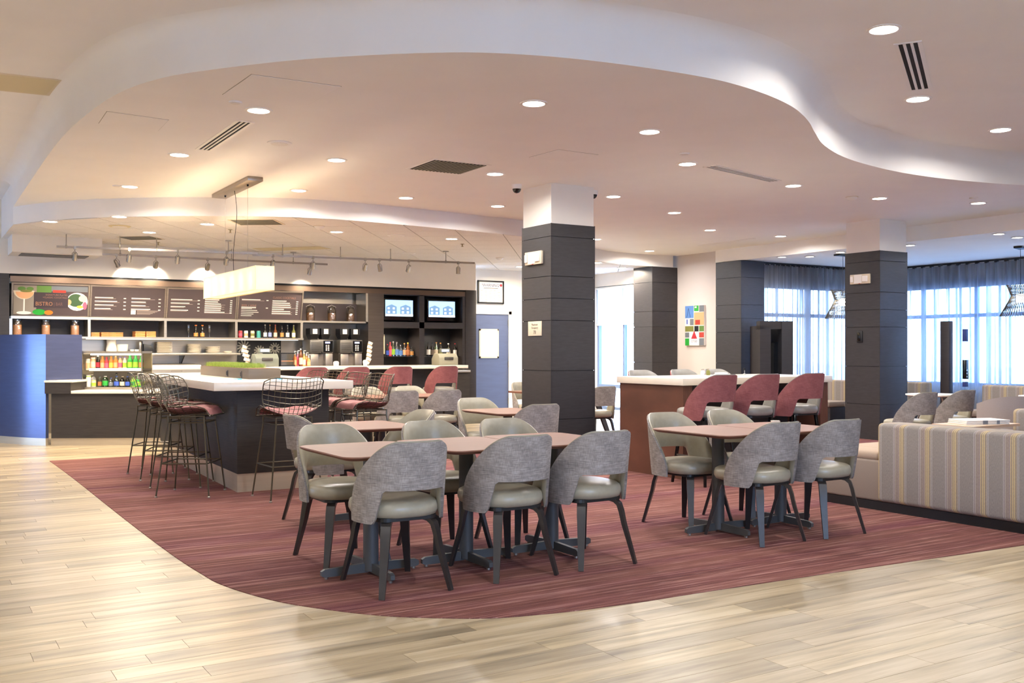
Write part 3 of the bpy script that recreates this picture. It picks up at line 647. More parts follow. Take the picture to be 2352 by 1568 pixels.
for x, y, lab in [(2.265, 5.225, 'brown pedestal table, left of three joined in the front row'), (2.888, 5.225, 'brown pedestal table, middle of three joined in the front row'), (3.512, 5.225, 'brown pedestal table, right of three joined in the front row'),
                  (2.96, 6.92, 'brown pedestal table standing alone behind the front row'), (4.79, 7.86, 'brown pedestal table left of the middle column'),
                  (5.00, 11.2, 'brown pedestal table nearest the stone island, before the bar stools'), (5.63, 11.2, 'brown pedestal table right of pair before the bar stools'),
                  (4.88, 5.155, 'brown pedestal table at right of the carpet, left of the pair'), (5.502, 5.155, 'brown pedestal table touching the sofa end, right of the pair')]:
    TB.put((x, y, .004), 0, lab)
t = thing('cup', 'small white cup on the table beside the sofa end', 'cup', (5.62, 5.32, .719)); MB().lathe([(.018, 0), (.03, .004), (.034, .03), (.031, .03), (.027, .008), (0, .006)], n=16).build('bowl', M['porcelain'], t, smooth=40); MB().tube([(.032, 0, .024), (.05, 0, .022), (.05, 0, .01), (.03, 0, .008)], .004, 6).build('handle', M['porcelain'], t)
# trestle table behind the middle column
t = thing('trestle_table', 'brown table with slanted legs behind the middle column', 'table', (7.80, 11.35, .004))
MB().prism(rrect(-.66, .66, -.40, .40, .06), .69, .715).build('tabletop', M['tabletop'], t)
for sx_ in (-1, 1):
    for sy_ in (-1, 1): MB().bar((sx_ * .42, sy_ * .18, .69), (sx_ * .60, sy_ * .34, 0), .075, .04, (0, 1, 0), .055, .035).build('leg', M['espresso'], t)

# ------------------------------------------------------------------ wire stools round the island
def basket(s_, v):                           # s_ across -1..1, v from seat front 0 to top of the back 1
    pts = [(0.235, .705), (0.20, .735), (0.08, .722), (-.06, .705), (-.165, .72), (-.215, .79), (-.245, .88), (-.27, .97), (-.285, 1.035)]
    f = v * (len(pts) - 1); i = min(int(f), len(pts) - 2); k = f - i
    y = pts[i][0] + (pts[i + 1][0] - pts[i][0]) * k; z = pts[i][1] + (pts[i + 1][1] - pts[i][1]) * k
    W = 0.205 + 0.062 * ss(v / .7); x = W * s_
    b = ss((v - .35) / .4); y += .13 * b * s_ * s_ ; z += (.085 * ss(v / .3) * (1 - .55 * b)) * s_ * s_
    z -= .06 * ss((v - .8) / .2) * abs(s_) ** 6
    return (x, y, z)
def make_wire():
    t = thing('wire_stool', 'x', 'stool', group='wire basket stools')
    mb = MB(); N = 13
    for i in range(1, N): s_ = -1 + 2 * i / N; mb.tube([basket(s_, k / 22) for k in range(23)], .0028, 4)
    for j in range(1, 15): v = j / 15; mb.tube([basket(-1 + 2 * k / 16, v) for k in range(17)], .0028, 4)
    mb.build('wire_mesh', M['wire'], t)
    rim = [basket(-1, k / 22) for k in range(23)] + [basket(-1 + 2 * k / 12, 1) for k in range(1, 12)] + [basket(1, 1 - k / 22) for k in range(23)] + [basket(1 - 2 * k / 12, 0) for k in range(1, 12)]
    MB().tube(rim, .005, 6, closed=True).build('rim', M['wire'], t, smooth=60)
    def padp(o):
        return lambda u, v: (lambda p: (p[0], p[1], p[2] + o * (1 if o < .01 else ss(min(min(u, 1 - u), min(v, 1 - v)) * 7))))(basket((-1 + 2 * u) * .86, .03 + v * .46))
    MB().solid(padp(.006), padp(.034), 14, 12).build('seat_pad', M['pad'], t, smooth=60)
    zt, zf = .645, .0
    tp = [(-.16, -.15), (.16, -.15), (.16, .17), (-.16, .17)]; ft = [(-.235, -.225), (.235, -.225), (.235, .235), (-.235, .235)]
    for (a, b), (c_, d) in zip(tp, ft):
        l = MB().tube([(a, b, .70), (a, b, zt), (c_, d, .012)], .0075, 6).build('leg', M['wire'], t, smooth=30); MB().lathe([(.013, 0), (.013, .008), (.008, .013)], (c_, d, 0), 10).build('glide', M['nickel'], l)
    for nm, zz in (('upper_ring', zt), ('foot_rest', .29)):
        k = (zt - zz) / zt; q = [(a + (c_ - a) * k, b + (d - b) * k, zz) for (a, b), (c_, d) in zip(tp, ft)]
        for i in range(4): MB().tube([q[i], q[(i + 1) % 4]], .0065, 6).build(nm, M['wire'], t, smooth=40)
    MB().tube([(-.16, -.15, .70), (-.16, .17, .70), (.16, .17, .70), (.16, -.15, .70)], .0065, 6, closed=True).build('seat_frame', M['wire'], t, smooth=40)
    for a, b in tp[:2]: MB().lathe([(.008, 0), (.008, .012)], (a * .6, b, .70), 8).build('bolt', M['nickel'], t)
    return t
WS = Kind(make_wire())
for x, y, deg, lab in [(2.16, 8.98, -122, 'wire basket stool left of the stone island, nearest us'), (2.235, 9.63, -119, 'wire basket stool left of the stone island, second from us'), (2.25, 10.25, -113, 'wire basket stool left of the stone island, third from us'), (2.26, 10.87, -118, 'wire basket stool left of the stone island, farthest from us'),
                       (2.83, 8.33, 2, 'wire basket stool with its back to us at the front end of the stone island'),
                       (3.84, 9.0, 95, 'wire basket stool right of the stone island, nearest us'), (3.88, 9.66, 93, 'wire basket stool right of the stone island, second from us'), (3.91, 10.34, 95, 'wire basket stool right of the stone island, third from us'), (3.94, 11.0, 92, 'wire basket stool right of the stone island, farthest from us')]:
    WS.put((x, y, .004), R(deg), lab)

# ------------------------------------------------------------------ stone-topped island with planter
t = thing('island_counter', 'dark wood island with thick white stone top and metal plinth', 'counter', (0, 0, 0))
SL = lambda y, x: x + .035 * (y - 8.8)       # the island stands a touch askew to the room
body = [(2.53, 8.83), (3.40, 8.83), (SL(12.6, 3.40), 12.6), (SL(12.6, 2.53), 12.6)]
slab = [(2.29, 8.70), (3.56, 8.62), (SL(12.8, 3.56), 12.8), (SL(12.8, 2.29), 12.8)]
MB().prism(body, .17, .925).build('body', M['darkwood'], t, bevel=.004)
MB().prism([(2.535, 8.84), (3.39, 8.84), (SL(12.6, 3.39), 12.59), (SL(12.6, 2.54), 12.59)], .004, .17).build('plinth', M['kick'], t)
MB().prism(slab, .925, 1.0).build('stone_top', M['stone'], t, bevel=.004)
# planter: back-projected corners on the slab
t = thing('grass_planter', 'long taupe planter box with trimmed grass on the island', 'planter', (3.02, 9.85, 1.0), -.035)
MB().box(-.16, .16, -.30, 1.85, 0, .10).build('box', M['planter'], t, bevel=.003)
MB().box(-.15, .15, -.29, 1.84, .10, .104).build('soil', M['coffee'], t)
mb = MB(); rnd = random.Random(3)
for i in range(5200):
    x, y = rnd.uniform(-.12, .12), rnd.uniform(.08, 1.82); h = rnd.uniform(.04, .062); a = rnd.uniform(0, PI); dx, dy = .0022 * math.cos(a), .0022 * math.sin(a); lx, ly = rnd.uniform(-.008, .008), rnd.uniform(-.008, .008)
    mb.add([(x - dx, y - dy, .10), (x + dx, y + dy, .10), (x + lx, y + ly, .10 + h)], [(0, 1, 2)])
g = mb.build('grass', M['grass'], t, wn=False); g['kind'] = 'stuff'
for y in (-.02, .55):
    s2 = MB().box(-.167, -.16, y - .032, y + .032, .01, .075).build('power_outlet', M['darksteel'], t); MB().box(-.170, -.167, y - .012, y + .012, .022, .062).build('socket', M['black'], s2)
for x, y, lab in ((2.66, 9.34, 'pale blue and white paper packet left of the planter'), (3.02, 9.22, 'pale blue and white paper packet before the planter')):
    k = thing('paper_packet', lab, 'packet', (x, y, 1.0), .5); MB().prism([(-.06, -.012), (.0, -.03), (.01, .02), (-.05, .02)], 0, .008).build('white_sheet', M['white'], k); MB().prism([(-.01, -.02), (.07, -.015), (.075, .02), (.0, .025)], .001, .014).build('blue_sheet', mat('sky_blue', '6FB6D8', .6), k)

# ------------------------------------------------------------------ tall walnut table
t = thing('tall_table', 'tall walnut panel table with white stone top', 'table', (0, 0, 0))
MB().box(6.50, 8.66, 7.36, 8.42, .935, 1.005).build('stone_top', M['stone'], t, bevel=.004)
MB().box(6.53, 6.65, 7.39, 8.40, .004, .935).build('end_panel', M['walnut'], t); MB().box(8.50, 8.62, 7.39, 8.40, .004, .935).build('end_panel', M['walnut'], t)
MB().box(6.65, 8.50, 7.86, 7.90, .004, .935).build('centre_panel', M['espresso'], t); MB().box(6.65, 8.50, 7.60, 8.15, .88, .935).build('apron', M['espresso'], t)
for x, y, c_, lab in ((7.55, 8.22, 'white', 'white pepper mill at back of the tall table'), (7.66, 8.25, 'olive', 'small olive jar at back of the tall table')):
    k = thing('condiment_jar', lab, 'jar', (x, y, 1.005)); MB().lathe([(.022, 0), (.024, .03), (.018, .055)], n=12).build('body', M[c_], k, smooth=40); MB().lathe([(.016, .055), (.018, .07), (0, .076)], n=12).build('lid', M['nickel'], k, smooth=40)
k = thing('napkin_tray', 'low white napkin tray on the tall table', 'tray', (7.82, 8.2, 1.005)); MB().box(-.08, .08, -.05, .05, 0, .012).build('tray', M['white'], k, bevel=.003); MB().box(-.07, .05, -.04, .04, .012, .03).build('napkins', M['paper'], k)
k = thing('table_stand', 'tiny dark card holder on the tall table', 'holder', (8.22, 8.25, 1.005)); MB().lathe([(.02, 0), (.02, .008), (.004, .012), (.004, .05)], n=12).build('stem', M['nickel'], k, smooth=40); MB().box(-.018, .018, -.004, .004, .048, .075).build('clip', M['black'], k)

# ------------------------------------------------------------------ striped sofa and the seats behind it
t = thing('sofa', 'large sofa with vertically striped back and plain taupe seat end', 'sofa', (6.60, 3.0, .004))
MB().box(.02, 1.02, .02, 2.70, 0, .07).build('plinth', M['black'], t)
MB().box(.015, 1.05, 0, 2.74, .07, .40).build('base', M['sofa_base'], t, bevel=.02, seg=3)
for a, b in ((.0, 1.08), (1.09, 2.735)): MB().box(.24, 1.06, a, b, .39, .47).build('seat_cushion', M['sofa_seat'], t, bevel=.03, seg=3)
MB().box(.02, .30, 2.17, 2.735, .39, .468).build('seat_cushion', M['sofa_seat'], t, bevel=.03, seg=3)
MB().box(0, .26, -.2, 2.17, .072, .70).build('backrest', M['stripe_cloth'], t, bevel=.035, seg=4)
t = thing('armchair', 'plain taupe armchair back behind the sofa at right edge', 'armchair', (9.98, 5.95, .004), -.45)
MB().grid(lambda u, v: (.37 * math.cos(PI * (u * 1.1 - .05)) , .30 - .36 * math.sin(PI * (u * 1.1 - .05)) ** .7 if 0 < u * 1.1 - .05 < 1 else .30, .1 + (.80 - .12 * abs(2 * u - 1) ** 3 - .1) * v), 24, 8).build('shell', M['armchair'], t, smooth=60)
MB().box(-.3, .3, -.05, .42, .22, .46).build('seat', M['armchair'], t, bevel=.04, seg=3); MB().box(-.28, .28, -.02, .38, 0, .22).build('base', M['sofa_base'], t)
t = thing('striped_bench', 'striped bench back rising behind sofa at right edge', 'bench', (8.70, 4.05, .004))
MB().box(0, .22, 0, 1.28, .07, .74).build('backrest', M['stripe_cloth'], t, bevel=.04, seg=4); MB().box(.2, .8, 0, 1.28, .07, .46).build('seat', M['sofa_seat'], t, bevel=.03); MB().box(.03, .75, .03, 1.2, 0, .07).build('plinth', M['black'], t)
t = thing('side_table', 'tan topped side table behind the sofa with newspaper', 'table', (8.28, 5.36, 0))
MB().prism(rrect(-.42, .30, -.20, .22, .03), .600, .622).build('tabletop', M['tan_top'], t); MB().lathe([(.035, .02), (.035, .60)], n=14).build('post', M['post'], t, smooth=40); MB().lathe([(.2, 0.004), (.2, .015), (.03, .03)], n=20).build('base', M['post'], t, smooth=40)
t = thing('newspaper', 'folded newspaper stack on the tan side table', 'newspaper', (8.24, 5.36, .622), -.35)
for i in range(3): MB().box(-.22 + .004 * i, .22 + .003 * i, -.13, .13, .014 * i, .014 * i + .012).build('section', M['paper'], t, bevel=.004)
MB().box(-.05, .0, -.1305, -.128, .004, .036).box(.09, .12, -.1305, -.128, .004, .036).build('photo_print', M['grey_print'], t)
for x, y, lab in ((11.30, 7.98, 'round white table right of the right column, behind shadowed chairs'), (12.05, 6.9, 'round white table deep in window bay behind shadowed chairs')):
    t = thing('round_table', lab, 'table', (x, y, 0.004)); MB().lathe([(0, .69), (.31, .69), (.335, .70), (.335, .715), (0, .715)], n=36).build('tabletop', M['white'], t, smooth=30)
    for a in range(4): MB().tube([(.10 * math.cos(a * PI / 2 + .4), .10 * math.sin(a * PI / 2 + .4), .69), (.30 * math.cos(a * PI / 2 + .4), .30 * math.sin(a * PI / 2 + .4), .006)], .011, 8).build('leg', M['nickel'], t, smooth=40)
for y0, y1, x, lab in ((4.6, 8.25, 12.75, 'striped booth bench along right side of the window bay'), (9.3, 10.4, 13.0, 'striped booth bench end showing right of the right column'), (10.6, 11.6, 12.9, 'striped booth bench between tall table and right column')):
    t = thing('booth_bench', lab, 'bench', (x, y0, .004)); L = y1 - y0
    MB().box(0, .16, 0, L, .05, .80).build('backrest', M['stripe_cloth'], t, bevel=.03, seg=3); MB().box(-.5, .02, 0, L, .38, .47).build('seat', M['sofa_base'], t, bevel=.03); MB().box(-.46, .1, .02, L - .02, 0, .38).build('base', M['espresso'], t)
    for k in range(1, max(2, int(L / .62))): MB().box(-.006, .0, k * L / max(2, int(L / .62)) - .004, k * L / max(2, int(L / .62)) + .004, .47, .78).build('seam', M['espresso'], t)
# media screens of the booths
t = thing('media_partition', 'slim dark upright media panel before bay window', 'partition', (12.62, 8.67, 0))
MB().box(-.04, .05, -.04, .10, 0, 1.70).build('post', M['espresso'], t, bevel=.004)
g = MB().box(.045, .30, -.16, -.15, .55, 1.66).build('glass_panel', M['glass'], t)
for z0, z1, y0, nm, m_ in ((1.41, 1.585, -.20, 'switch_plate', mat('deep_blue', '2C3470', .5)), (.88, 1.15, -.205, 'intercom', M['gloss_black']), (.77, .84, -.20, 'outlet', MATS['deep_blue'])):
    q = MB().box(.09, .165, y0, -.16, z0, z1).build(nm, m_, t, bevel=.003)
    if nm == 'intercom':
        for k in range(3): MB().box(.115, .135, y0 - .004, y0, .90 + k * .045, .925 + k * .045).build('button', M['nickel'], q)
t = thing('media_booth', 'dark framed media booth beside the curtain', 'partition', (13.10, 12.40, 0), -.5)
MB().box(-.30, -.11, -.1, .5, 0, 1.72).build('left_upright', M['espresso'], t); MB().box(.08, .28, -.12, .5, 0, 1.80).build('right_upright', M['clad'], t)
MB().box(-.30, .08, -.1, .12, 1.66, 1.80).build('top_beam', M['espresso'], t); MB().box(-.11, .08, .1, .16, 0, 1.42).build('screen', M['gloss_black'], t)

# picture on the pale wall
(ya, za), (yb, zb) = PX(1576, 13.03, 703), PX(1619, 13.03, 793)
t = thing('collage_picture', 'tall collage picture with red triangle sign on the pale wall', 'picture', (13.05, (ya + yb) / 2, (za + zb) / 2)); hw, hh = (ya - yb) / 2, (za - zb) / 2
MB().box(-.045, 0, -hw, hw, -hh, hh).build('canvas', M['white'], t)
def cell(u0, u1, v0, v1, m_, d=0.0):          # u from left, v from top, 0..1
    return MB().box(-.047 - d, -.045, hw - u1 * 2 * hw, hw - u0 * 2 * hw, hh - v1 * 2 * hh, hh - v0 * 2 * hh).build('photo_print', m_, t)
for a in [(0, .46, 0, .31, 'sky_print'), (.48, .72, 0, .14, 'green'), (.75, 1, 0, .16, 'grey_print'), (.48, 1, .17, .49, 'peach'), (0, .24, .33, .49, 'paper'), (.26, .46, .33, .49, 'grey_print'), (0, .46, .51, .65, 'olive'), (.5, .72, .51, .65, 'black'), (.75, 1, .51, .65, 'leafgreen'),
          (0, .22, .67, .80, 'grey_print'), (0, .22, .82, 1, 'green'), (.25, .73, .67, .98, 'white'), (.75, 1, .67, .80, 'lobster'), (.75, 1, .82, 1, 'grey_print')]: cell(*a[:4], M[a[4]])
cell(.08, .14, .34, .46, M['blue'], .001); cell(.55, .80, .36, .48, M['lobster'], .001); cell(.52, .62, .02, .06, M['white'], .001)
mb = MB(); mb.add([(-.049, hw - 2 * hw * .49 + .085, -.255), (-.049, hw - 2 * hw * .49 - .085, -.255), (-.049, hw - 2 * hw * .49, -.10), (-.045, hw - 2 * hw * .49 + .085, -.255), (-.045, hw - 2 * hw * .49 - .085, -.255), (-.045, hw - 2 * hw * .49, -.10)], [(0, 1, 2), (3, 5, 4), (0, 3, 4, 1), (1, 4, 5, 2), (2, 5, 3, 0)]); mb.build('red_triangle', M['red'], t)
wall_text('CITGO', .062, mat('ink_blue', '2C3E86', .6), t, (-.0478, hw - 2 * hw * .49, -.305), '-x', sx=.9)
mb = MB()
for k in (0, 1): mb.bar((-.048, hw - .05 - .10 * k, .16), (-.048, hw - .10, .34), .008, .004, (1, 0, 0))
mb.build('bridge_print', mat('bridge_ink', '2E4468', .6), t)

# ------------------------------------------------------------------ the bar: shelving, boards and what stands on them
XD = [1.31, 2.385, 3.513, 4.645, 5.766]
t = thing('wall_shelving', 'steel framed wall shelving under the menu boards', 'shelving', (0, 0, 0))
MB().box(1.30, 9.0, YB - .01, YB + .02, 2.30, 2.385).build('bronze_band', mat('bronze', '6A584A', .38, .7, .08, (2, 60, 60)), t); MB().box(1.30, 9.0, YB + .02, YB + .5, 2.385, 2.42).build('shadow_gap', M['clad_gap'], t)
MB().box(1.31, 5.80, YB, YB + .42, 1.755, 1.795).build('shelf', M['steel'], t); MB().box(1.31, 5.80, YB, YB + .42, 1.465, 1.495).build('shelf', M['steel'], t)
for k, x in enumerate(XD): MB().box(x - .02, x + .02, YB, YB + .42, 1.495, 1.755).build('divider', M['steel'], t)
MB().box(1.31, 5.80, YB + .40, YB + .43, 1.495, 2.30).build('back_panel', M['espresso'], t)
MB().box(5.80, 6.99, YB, YB + .45, 1.765, 1.795).build('jar_shelf', M['steel'], t); MB().box(6.95, 6.99, YB, YB + .45, 1.765, 2.30).build('upright', M['steel'], t); MB().box(5.80, 6.95, YB + .43, YB + .45, 1.795, 2.12).build('back_panel', M['board'], t)

MB().box(2.35, 5.72, YB + .05, YB + .08, 1.455, 1.465).build('added_glow_strip', emat('added_shelf_glow', 'FFE9C8', 3.0), t); area('shelf_fill_light', (4.03, YB + .07, 1.45), 3.3, 10.0, WARM, 170, shape='RECTANGLE', size_y=.03)  # glow strip and fill lamp added to brighten the crockery below
# menu boards, tops leaning out
def board(i, x0, x1, label):
    t = thing('menu_board', label, 'menu board', ((x0 + x1) / 2, YB + .015, 1.80)); t.rotation_euler = (R(14), 0, 0); w2 = (x1 - x0) / 2 - .022; h = .48
    MB().box(-w2, w2, 0, .012, 0, h).build('panel', M['board'], t)
    MB().box(-w2 - .02, w2 + .02, -.012, .014, -.02, .008).box(-w2 - .02, w2 + .02, -.012, .014, h - .004, h + .02).box(-w2 - .02, -w2 + .004, -.012, .014, 0, h).box(w2 - .004, w2 + .02, -.012, .014, 0, h).build('frame', M['brushed'], t)
    return t, w2, h
t, w2, h = board(0, XD[0], XD[1], 'picture board with cocktail and salad photos reading bistro bar')
def flat(name, m_, x0, x1, z0, z1, y=-.002): return MB().box(x0, x1, y, .0, z0, z1).build(name, m_, t)
flat('photo_print', mat('print_haze', '8F8478', .6), -w2 + .01, -.20, .02, h - .02, -.001); flat('photo_print', M['leafgreen'], -.20, .0, .30, h - .02, -.001); flat('photo_print', M['grey_print'], .0, w2 - .01, h - .10, h - .02, -.001); flat('photo_print', M['lobster'], .02, .20, h - .13, h - .08, -.0015)
def disc(m_, x, z, rx, rz, y, nm='photo_print', a0=0, a1=360): 
    n = 20; pts = [(x + rx * math.cos(R(a0 + (a1 - a0) * k / n)), y, z + rz * math.sin(R(a0 + (a1 - a0) * k / n))) for k in range(n + (0 if a1 - a0 == 360 else 1))]
    return MB().add(pts, [tuple(range(len(pts)))]).build(nm, m_, t)
disc(M['cream'], -.37, h - .10, .14, .13, -.003, a0=180, a1=360); disc(M['peach'], -.36, h - .12, .12, .10, -.0035, a0=180, a1=360); disc(M['leafgreen'], -.40, h - .07, .055, .03, -.004); disc(M['leafgreen'], -.29, h - .07, .05, .028, -.004); disc(M['olive'], -.34, h - .105, .08, .02, -.0042)
flat('photo_print', M['paper'], -.375, -.355, .05, h - .22, -.003); disc(M['paper'], -.365, .045, .10, .025, -.003); disc(M['green'], -.16, .06, .09, .045, -.003); disc(M['orange'], -.03, .055, .06, .035, -.0035)
disc(M['paper'], .36, .23, .15, .14, -.003); disc(mat('greens_print', '3E5A3A', .7), .34, .25, .11, .10, -.0035); disc(M['peach'], .24, .22, .04, .045, -.004); disc(M['cream'], .44, .28, .06, .05, -.004); disc(M['yellow'], .40, .15, .045, .022, -.004); disc(M['pink'], .47, .17, .03, .06, -.004)
flat('name_plate', mat('plate_plum', '3C3238', .5), -.235, .235, .13, .36, -.006)
wall_text('BISTRO', .085, mat('ink_copper', 'A87A5A', .5), t, (-.215, -.0065, .185), align='LEFT', sx=.85); wall_text('| BAR', .07, mat('ink_copper_dim', '6E5048', .5), t, (.035, -.0065, .185), align='LEFT', sx=.75)
wall_text('SIGNATURE PLATES', .036, M['ink_warm'], t, (.222, -.0065, .325), align='RIGHT', sx=.95); wall_text('+CLASSIC COCKTAILS', .036, M['ink_warm'], t, (.222, -.0065, .285), align='RIGHT', sx=.95)
rl = random.Random(11)
def menu_lines(t, w2, h, cols, heads):
    mb = MB(); tn = MB()
    for c0, c1, rows, top in cols:
        z = top
        for k in range(rows):
            L = (c1 - c0) * rl.uniform(.45, .72); mb.box(c0, c0 + L, -.002, 0, z, z + .013); tn.box(c0, c0 + L * rl.uniform(.9, 1.35), -.0015, 0, z - .012, z - .007)
            mb.box(c1 - .045, c1 - .01, -.002, 0, z - .008, z + .006); z -= (top - .07) / rows
    mb.build('lettering', M['ink'], t); tn.build('small_print', mat('ink_soft', 'A89A90', .6), t)
    for s_, x, z, al in heads: wall_text(s_, .05, M['ink_warm'], t, (x, -.0025, z), align=al, sx=.85)
t, w2, h = board(1, XD[1], XD[2], 'menu board with two columns and small square emblem, second from left')
menu_lines(t, w2, h, [(-w2 + .05, -.03, 4, h - .18), (.04, w2 - .05, 4, h - .18)], []); MB().box(.04, .11, -.002, 0, .05, .12).build('emblem', M['ink'], t)
mb = MB(); [mb.box(.13, .13 + .34 * (1 - .1 * k), -.0015, 0, .108 - k * .014, .113 - k * .014) for k in range(5)]; mb.build('small_print', MATS['ink_soft'], t)
t, w2, h = board(2, XD[2], XD[3], 'menu board partly behind the hanging lamp, third from left')
menu_lines(t, w2, h, [(-w2 + .05, -.03, 4, h - .18), (.04, w2 - .05, 7, h - .17)], [])
t, w2, h = board(3, XD[3], XD[4], 'menu board headed beer and wine, rightmost')
menu_lines(t, w2, h, [(-w2 + .05, -.03, 2, h - .15), (.03, w2 - .05, 7, h - .16)], [('BEER + WINE', -w2 + .05, .235, 'LEFT'), ('CLASSIC COCKTAILS', .03, h - .10, 'LEFT')])
mb = MB(); [mb.box(-w2 + .05, -w2 + .05 + .33 * rl.uniform(.5, 1), -.002, 0, .18 - k * .03, .188 - k * .03) for k in range(5)]; mb.build('lettering', M['ink'], t)

def lathe_thing(name, label, cat, loc, layers, group=None, n=14):
    t = thing(name, label, cat, loc, 0, group)
    for nm, prof, m_ in layers: MB().lathe(prof, n=n).build(nm, m_, t, smooth=40)
    return t
def bottle(name, label, loc, h, r_, glassm, labelm, capm, cat='bottle', group=None, neck=.32, nr=.36):
    k = h * (1 - neck)
    return lathe_thing(name, label, cat, loc, [('body', [(0, 0), (r_, 0), (r_, k * .86), (r_ * .9, k * .94), (r_ * nr, k * 1.12), (r_ * nr * .9, h * .94), (0, h * .94)], glassm), ('label', [(r_ * 1.02, k * .15), (r_ * 1.02, k * .7)], labelm), ('cap', [(r_ * nr * 1.05, h * .92), (r_ * nr * 1.05, h), (0, h)], capm)], group)
def can(label, loc, m_, m2, group): return lathe_thing('drink_can', label, 'can', loc, [('body', [(.026, 0), (.033, .006), (.033, .105), (.027, .118), (0, .118)], m_), ('label', [(.0335, .03), (.0335, .075)], m2), ('lid', [(.027, .117), (.028, .121), (.024, .119), (0, .119)], M['nickel'])], group)
YS1 = YB + .12; Z2 = 1.495
for px, lab in ((40, 'glass jar with peach contents on upper shelf, leftmost'), (105, 'glass jar with peach contents on upper shelf, middle'), (172, 'glass jar with peach contents on upper shelf, right')):
    t = thing('storage_jar', lab, 'jar', (PY(px, YS1), YS1, Z2), 0, 'peach filled storage jars'); MB().lathe([(0, .006), (.058, .006), (.058, .17), (0, .17)], n=16).build('contents', M['peach'], t, smooth=40)
    MB().lathe([(0, 0), (.065, 0), (.067, .19), (.055, .215), (.055, .235)], n=16).build('glass', M['jar_glass'], t, smooth=40); MB().lathe([(.062, .23), (.062, .245), (.02, .255), (.014, .27), (0, .275)], n=16).build('lid', M['jar_glass'], t, smooth=40)
def trays(px0, px1, n, name, lab, th=.021):
    x0, x1 = PY(px0, YS1), PY(px1, YS1)
    for k in range(n):
        t = thing(name, lab, 'tray', ((x0 + x1) / 2, YS1 + .06, Z2 + k * (th + .002)), 0, lab); w2 = (x1 - x0) / 2
        MB().box(-w2, w2, -.13, .13, 0, th).build('board', M['wood_tray'], t, bevel=.004)
trays(208, 227, 3, 'serving_board', 'short wooden board in the pile at left of the shelf'); trays(231, 281, 4, 'serving_board', 'long wooden board in the middle pile on the shelf', .016); trays(309, 332, 4, 'serving_board', 'small wooden board in left of two right piles'); trays(334, 356, 4, 'serving_board', 'small wooden board in rightmost pile on shelf')
for px, lab in ((433, 'champagne flute left of two orange bottles'), (481, 'champagne flute right of two orange bottles')):
    lathe_thing('champagne_flute', lab, 'glass', (PY(px, YS1), YS1, Z2), [('foot', [(0, 0), (.033, .002), (.005, .008), (.004, .07)], M['jar_glass']), ('bowl', [(.004, .07), (.02, .10), (.026, .15), (.023, .205)], M['jar_glass'])], 'champagne flutes')
for px, lab in ((450, 'sparkling wine bottle with orange foil, left'), (465, 'sparkling wine bottle with orange foil, right')):
    bottle('wine_bottle', lab, (PY(px, YS1), YS1, Z2), .205, .034, M['dark_glass'], M['gold'], M['orange'], group='orange foil bottles', neck=.48, nr=.5)
for px, m_, m2, lab in ((552, 'red', 'pink', 'red drink can, leftmost of the can row'), (565, 'white', 'peach', 'white drink can with peach print'), (580, 'cream', 'olive', 'cream drink can with green print'), (594, 'teal', 'teal', 'teal drink can, rightmost of the can row')): can(lab, (PY(px, YS1), YS1, Z2), M[m_], M[m2], 'drink cans on the shelf')
for px, m_, g, c_, lab in ((609, 'paper', 'dark_glass', 'white', 'dark beer bottle next to the cans'), (620, 'lcdblue', 'dark_glass', 'gold', 'dark beer bottle with blue label'), (632.5, 'cream', 'amber', 'red', 'amber beer bottle with cream label'), (647.5, 'gold', 'dark_glass', 'black', 'dark beer bottle with gold print'), (660.5, 'white', 'dark_glass', 'nickel', 'dark beer bottle with white oval label'), (674.5, 'white', 'olive', 'cream', 'green beer bottle with white label, rightmost')):
    bottle('beer_bottle', lab, (PY(px, YS1), YS1, Z2), .225, .03, M[g], M[m_] if m_ in M else mat('lcdblue', '8C98C8', .6), M[c_], group='beer bottles on the shelf', neck=.42)
for px, lab in ((713, 'big glass coffee bean jar, left'), (762, 'big glass coffee bean jar, middle'), (805, 'big glass coffee bean jar, right')):
    t = thing('bean_jar', lab, 'jar', (PY(px, YB + .15), YB + .15, 1.795), 0, 'coffee bean jars'); MB().lathe([(0, .006), (.068, .006), (.068, .14), (0, .15)], n=18).build('beans', M['coffee'], t, smooth=40)
    MB().lathe([(0, 0), (.074, 0), (.076, .19), (.055, .225), (.05, .245)], n=18).build('glass', M['jar_glass'], t, smooth=40); MB().lathe([(.06, .24), (.06, .25), (.02, .262), (0, .275)], n=18).build('lid', M['jar_glass'], t, smooth=40); MB().tube([(-.07, 0, .235), (-.08, 0, .25), (0, 0, .285), (.08, 0, .25), (.07, 0, .235)], .003, 5).build('bail_wire', M['nickel'], t)

# wall shelf with crockery, back counter, stainless prep top
x0, x1 = PY(190, YB + .2), PY(551, YB + .2); YW = YB + .29; ZW = 1.24
t = thing('wall_shelf', 'long stainless wall shelf carrying crockery', 'shelf', (0, 0, 0)); MB().box(x0, x1, YB + .15, YB + .55, ZW - .035, ZW).build('shelf', M['steel'], t, bevel=.004)
for px in (250, 420): MB().add([(PY(px, YW), YB + .55, ZW - .035), (PY(px, YW), YB + .22, ZW - .035), (PY(px, YW), YB + .55, ZW - .24), (PY(px, YW) + .02, YB + .55, ZW - .035), (PY(px, YW) + .02, YB + .22, ZW - .035), (PY(px, YW) + .02, YB + .55, ZW - .24)], [(0, 1, 2), (3, 5, 4), (0, 3, 4, 1), (1, 4, 5, 2), (2, 5, 3, 0)]).build('bracket', M['darksteel'], t)
lathe_thing('tall_crock', 'tall cream crock at left of the wall shelf', 'crock', (PY(256, YW), YW, ZW), [('body', [(0, 0), (.075, 0), (.085, .06), (.07, .14), (.078, .22), (.07, .22), (.06, .14), (0, .02)], M['porcelain'])])
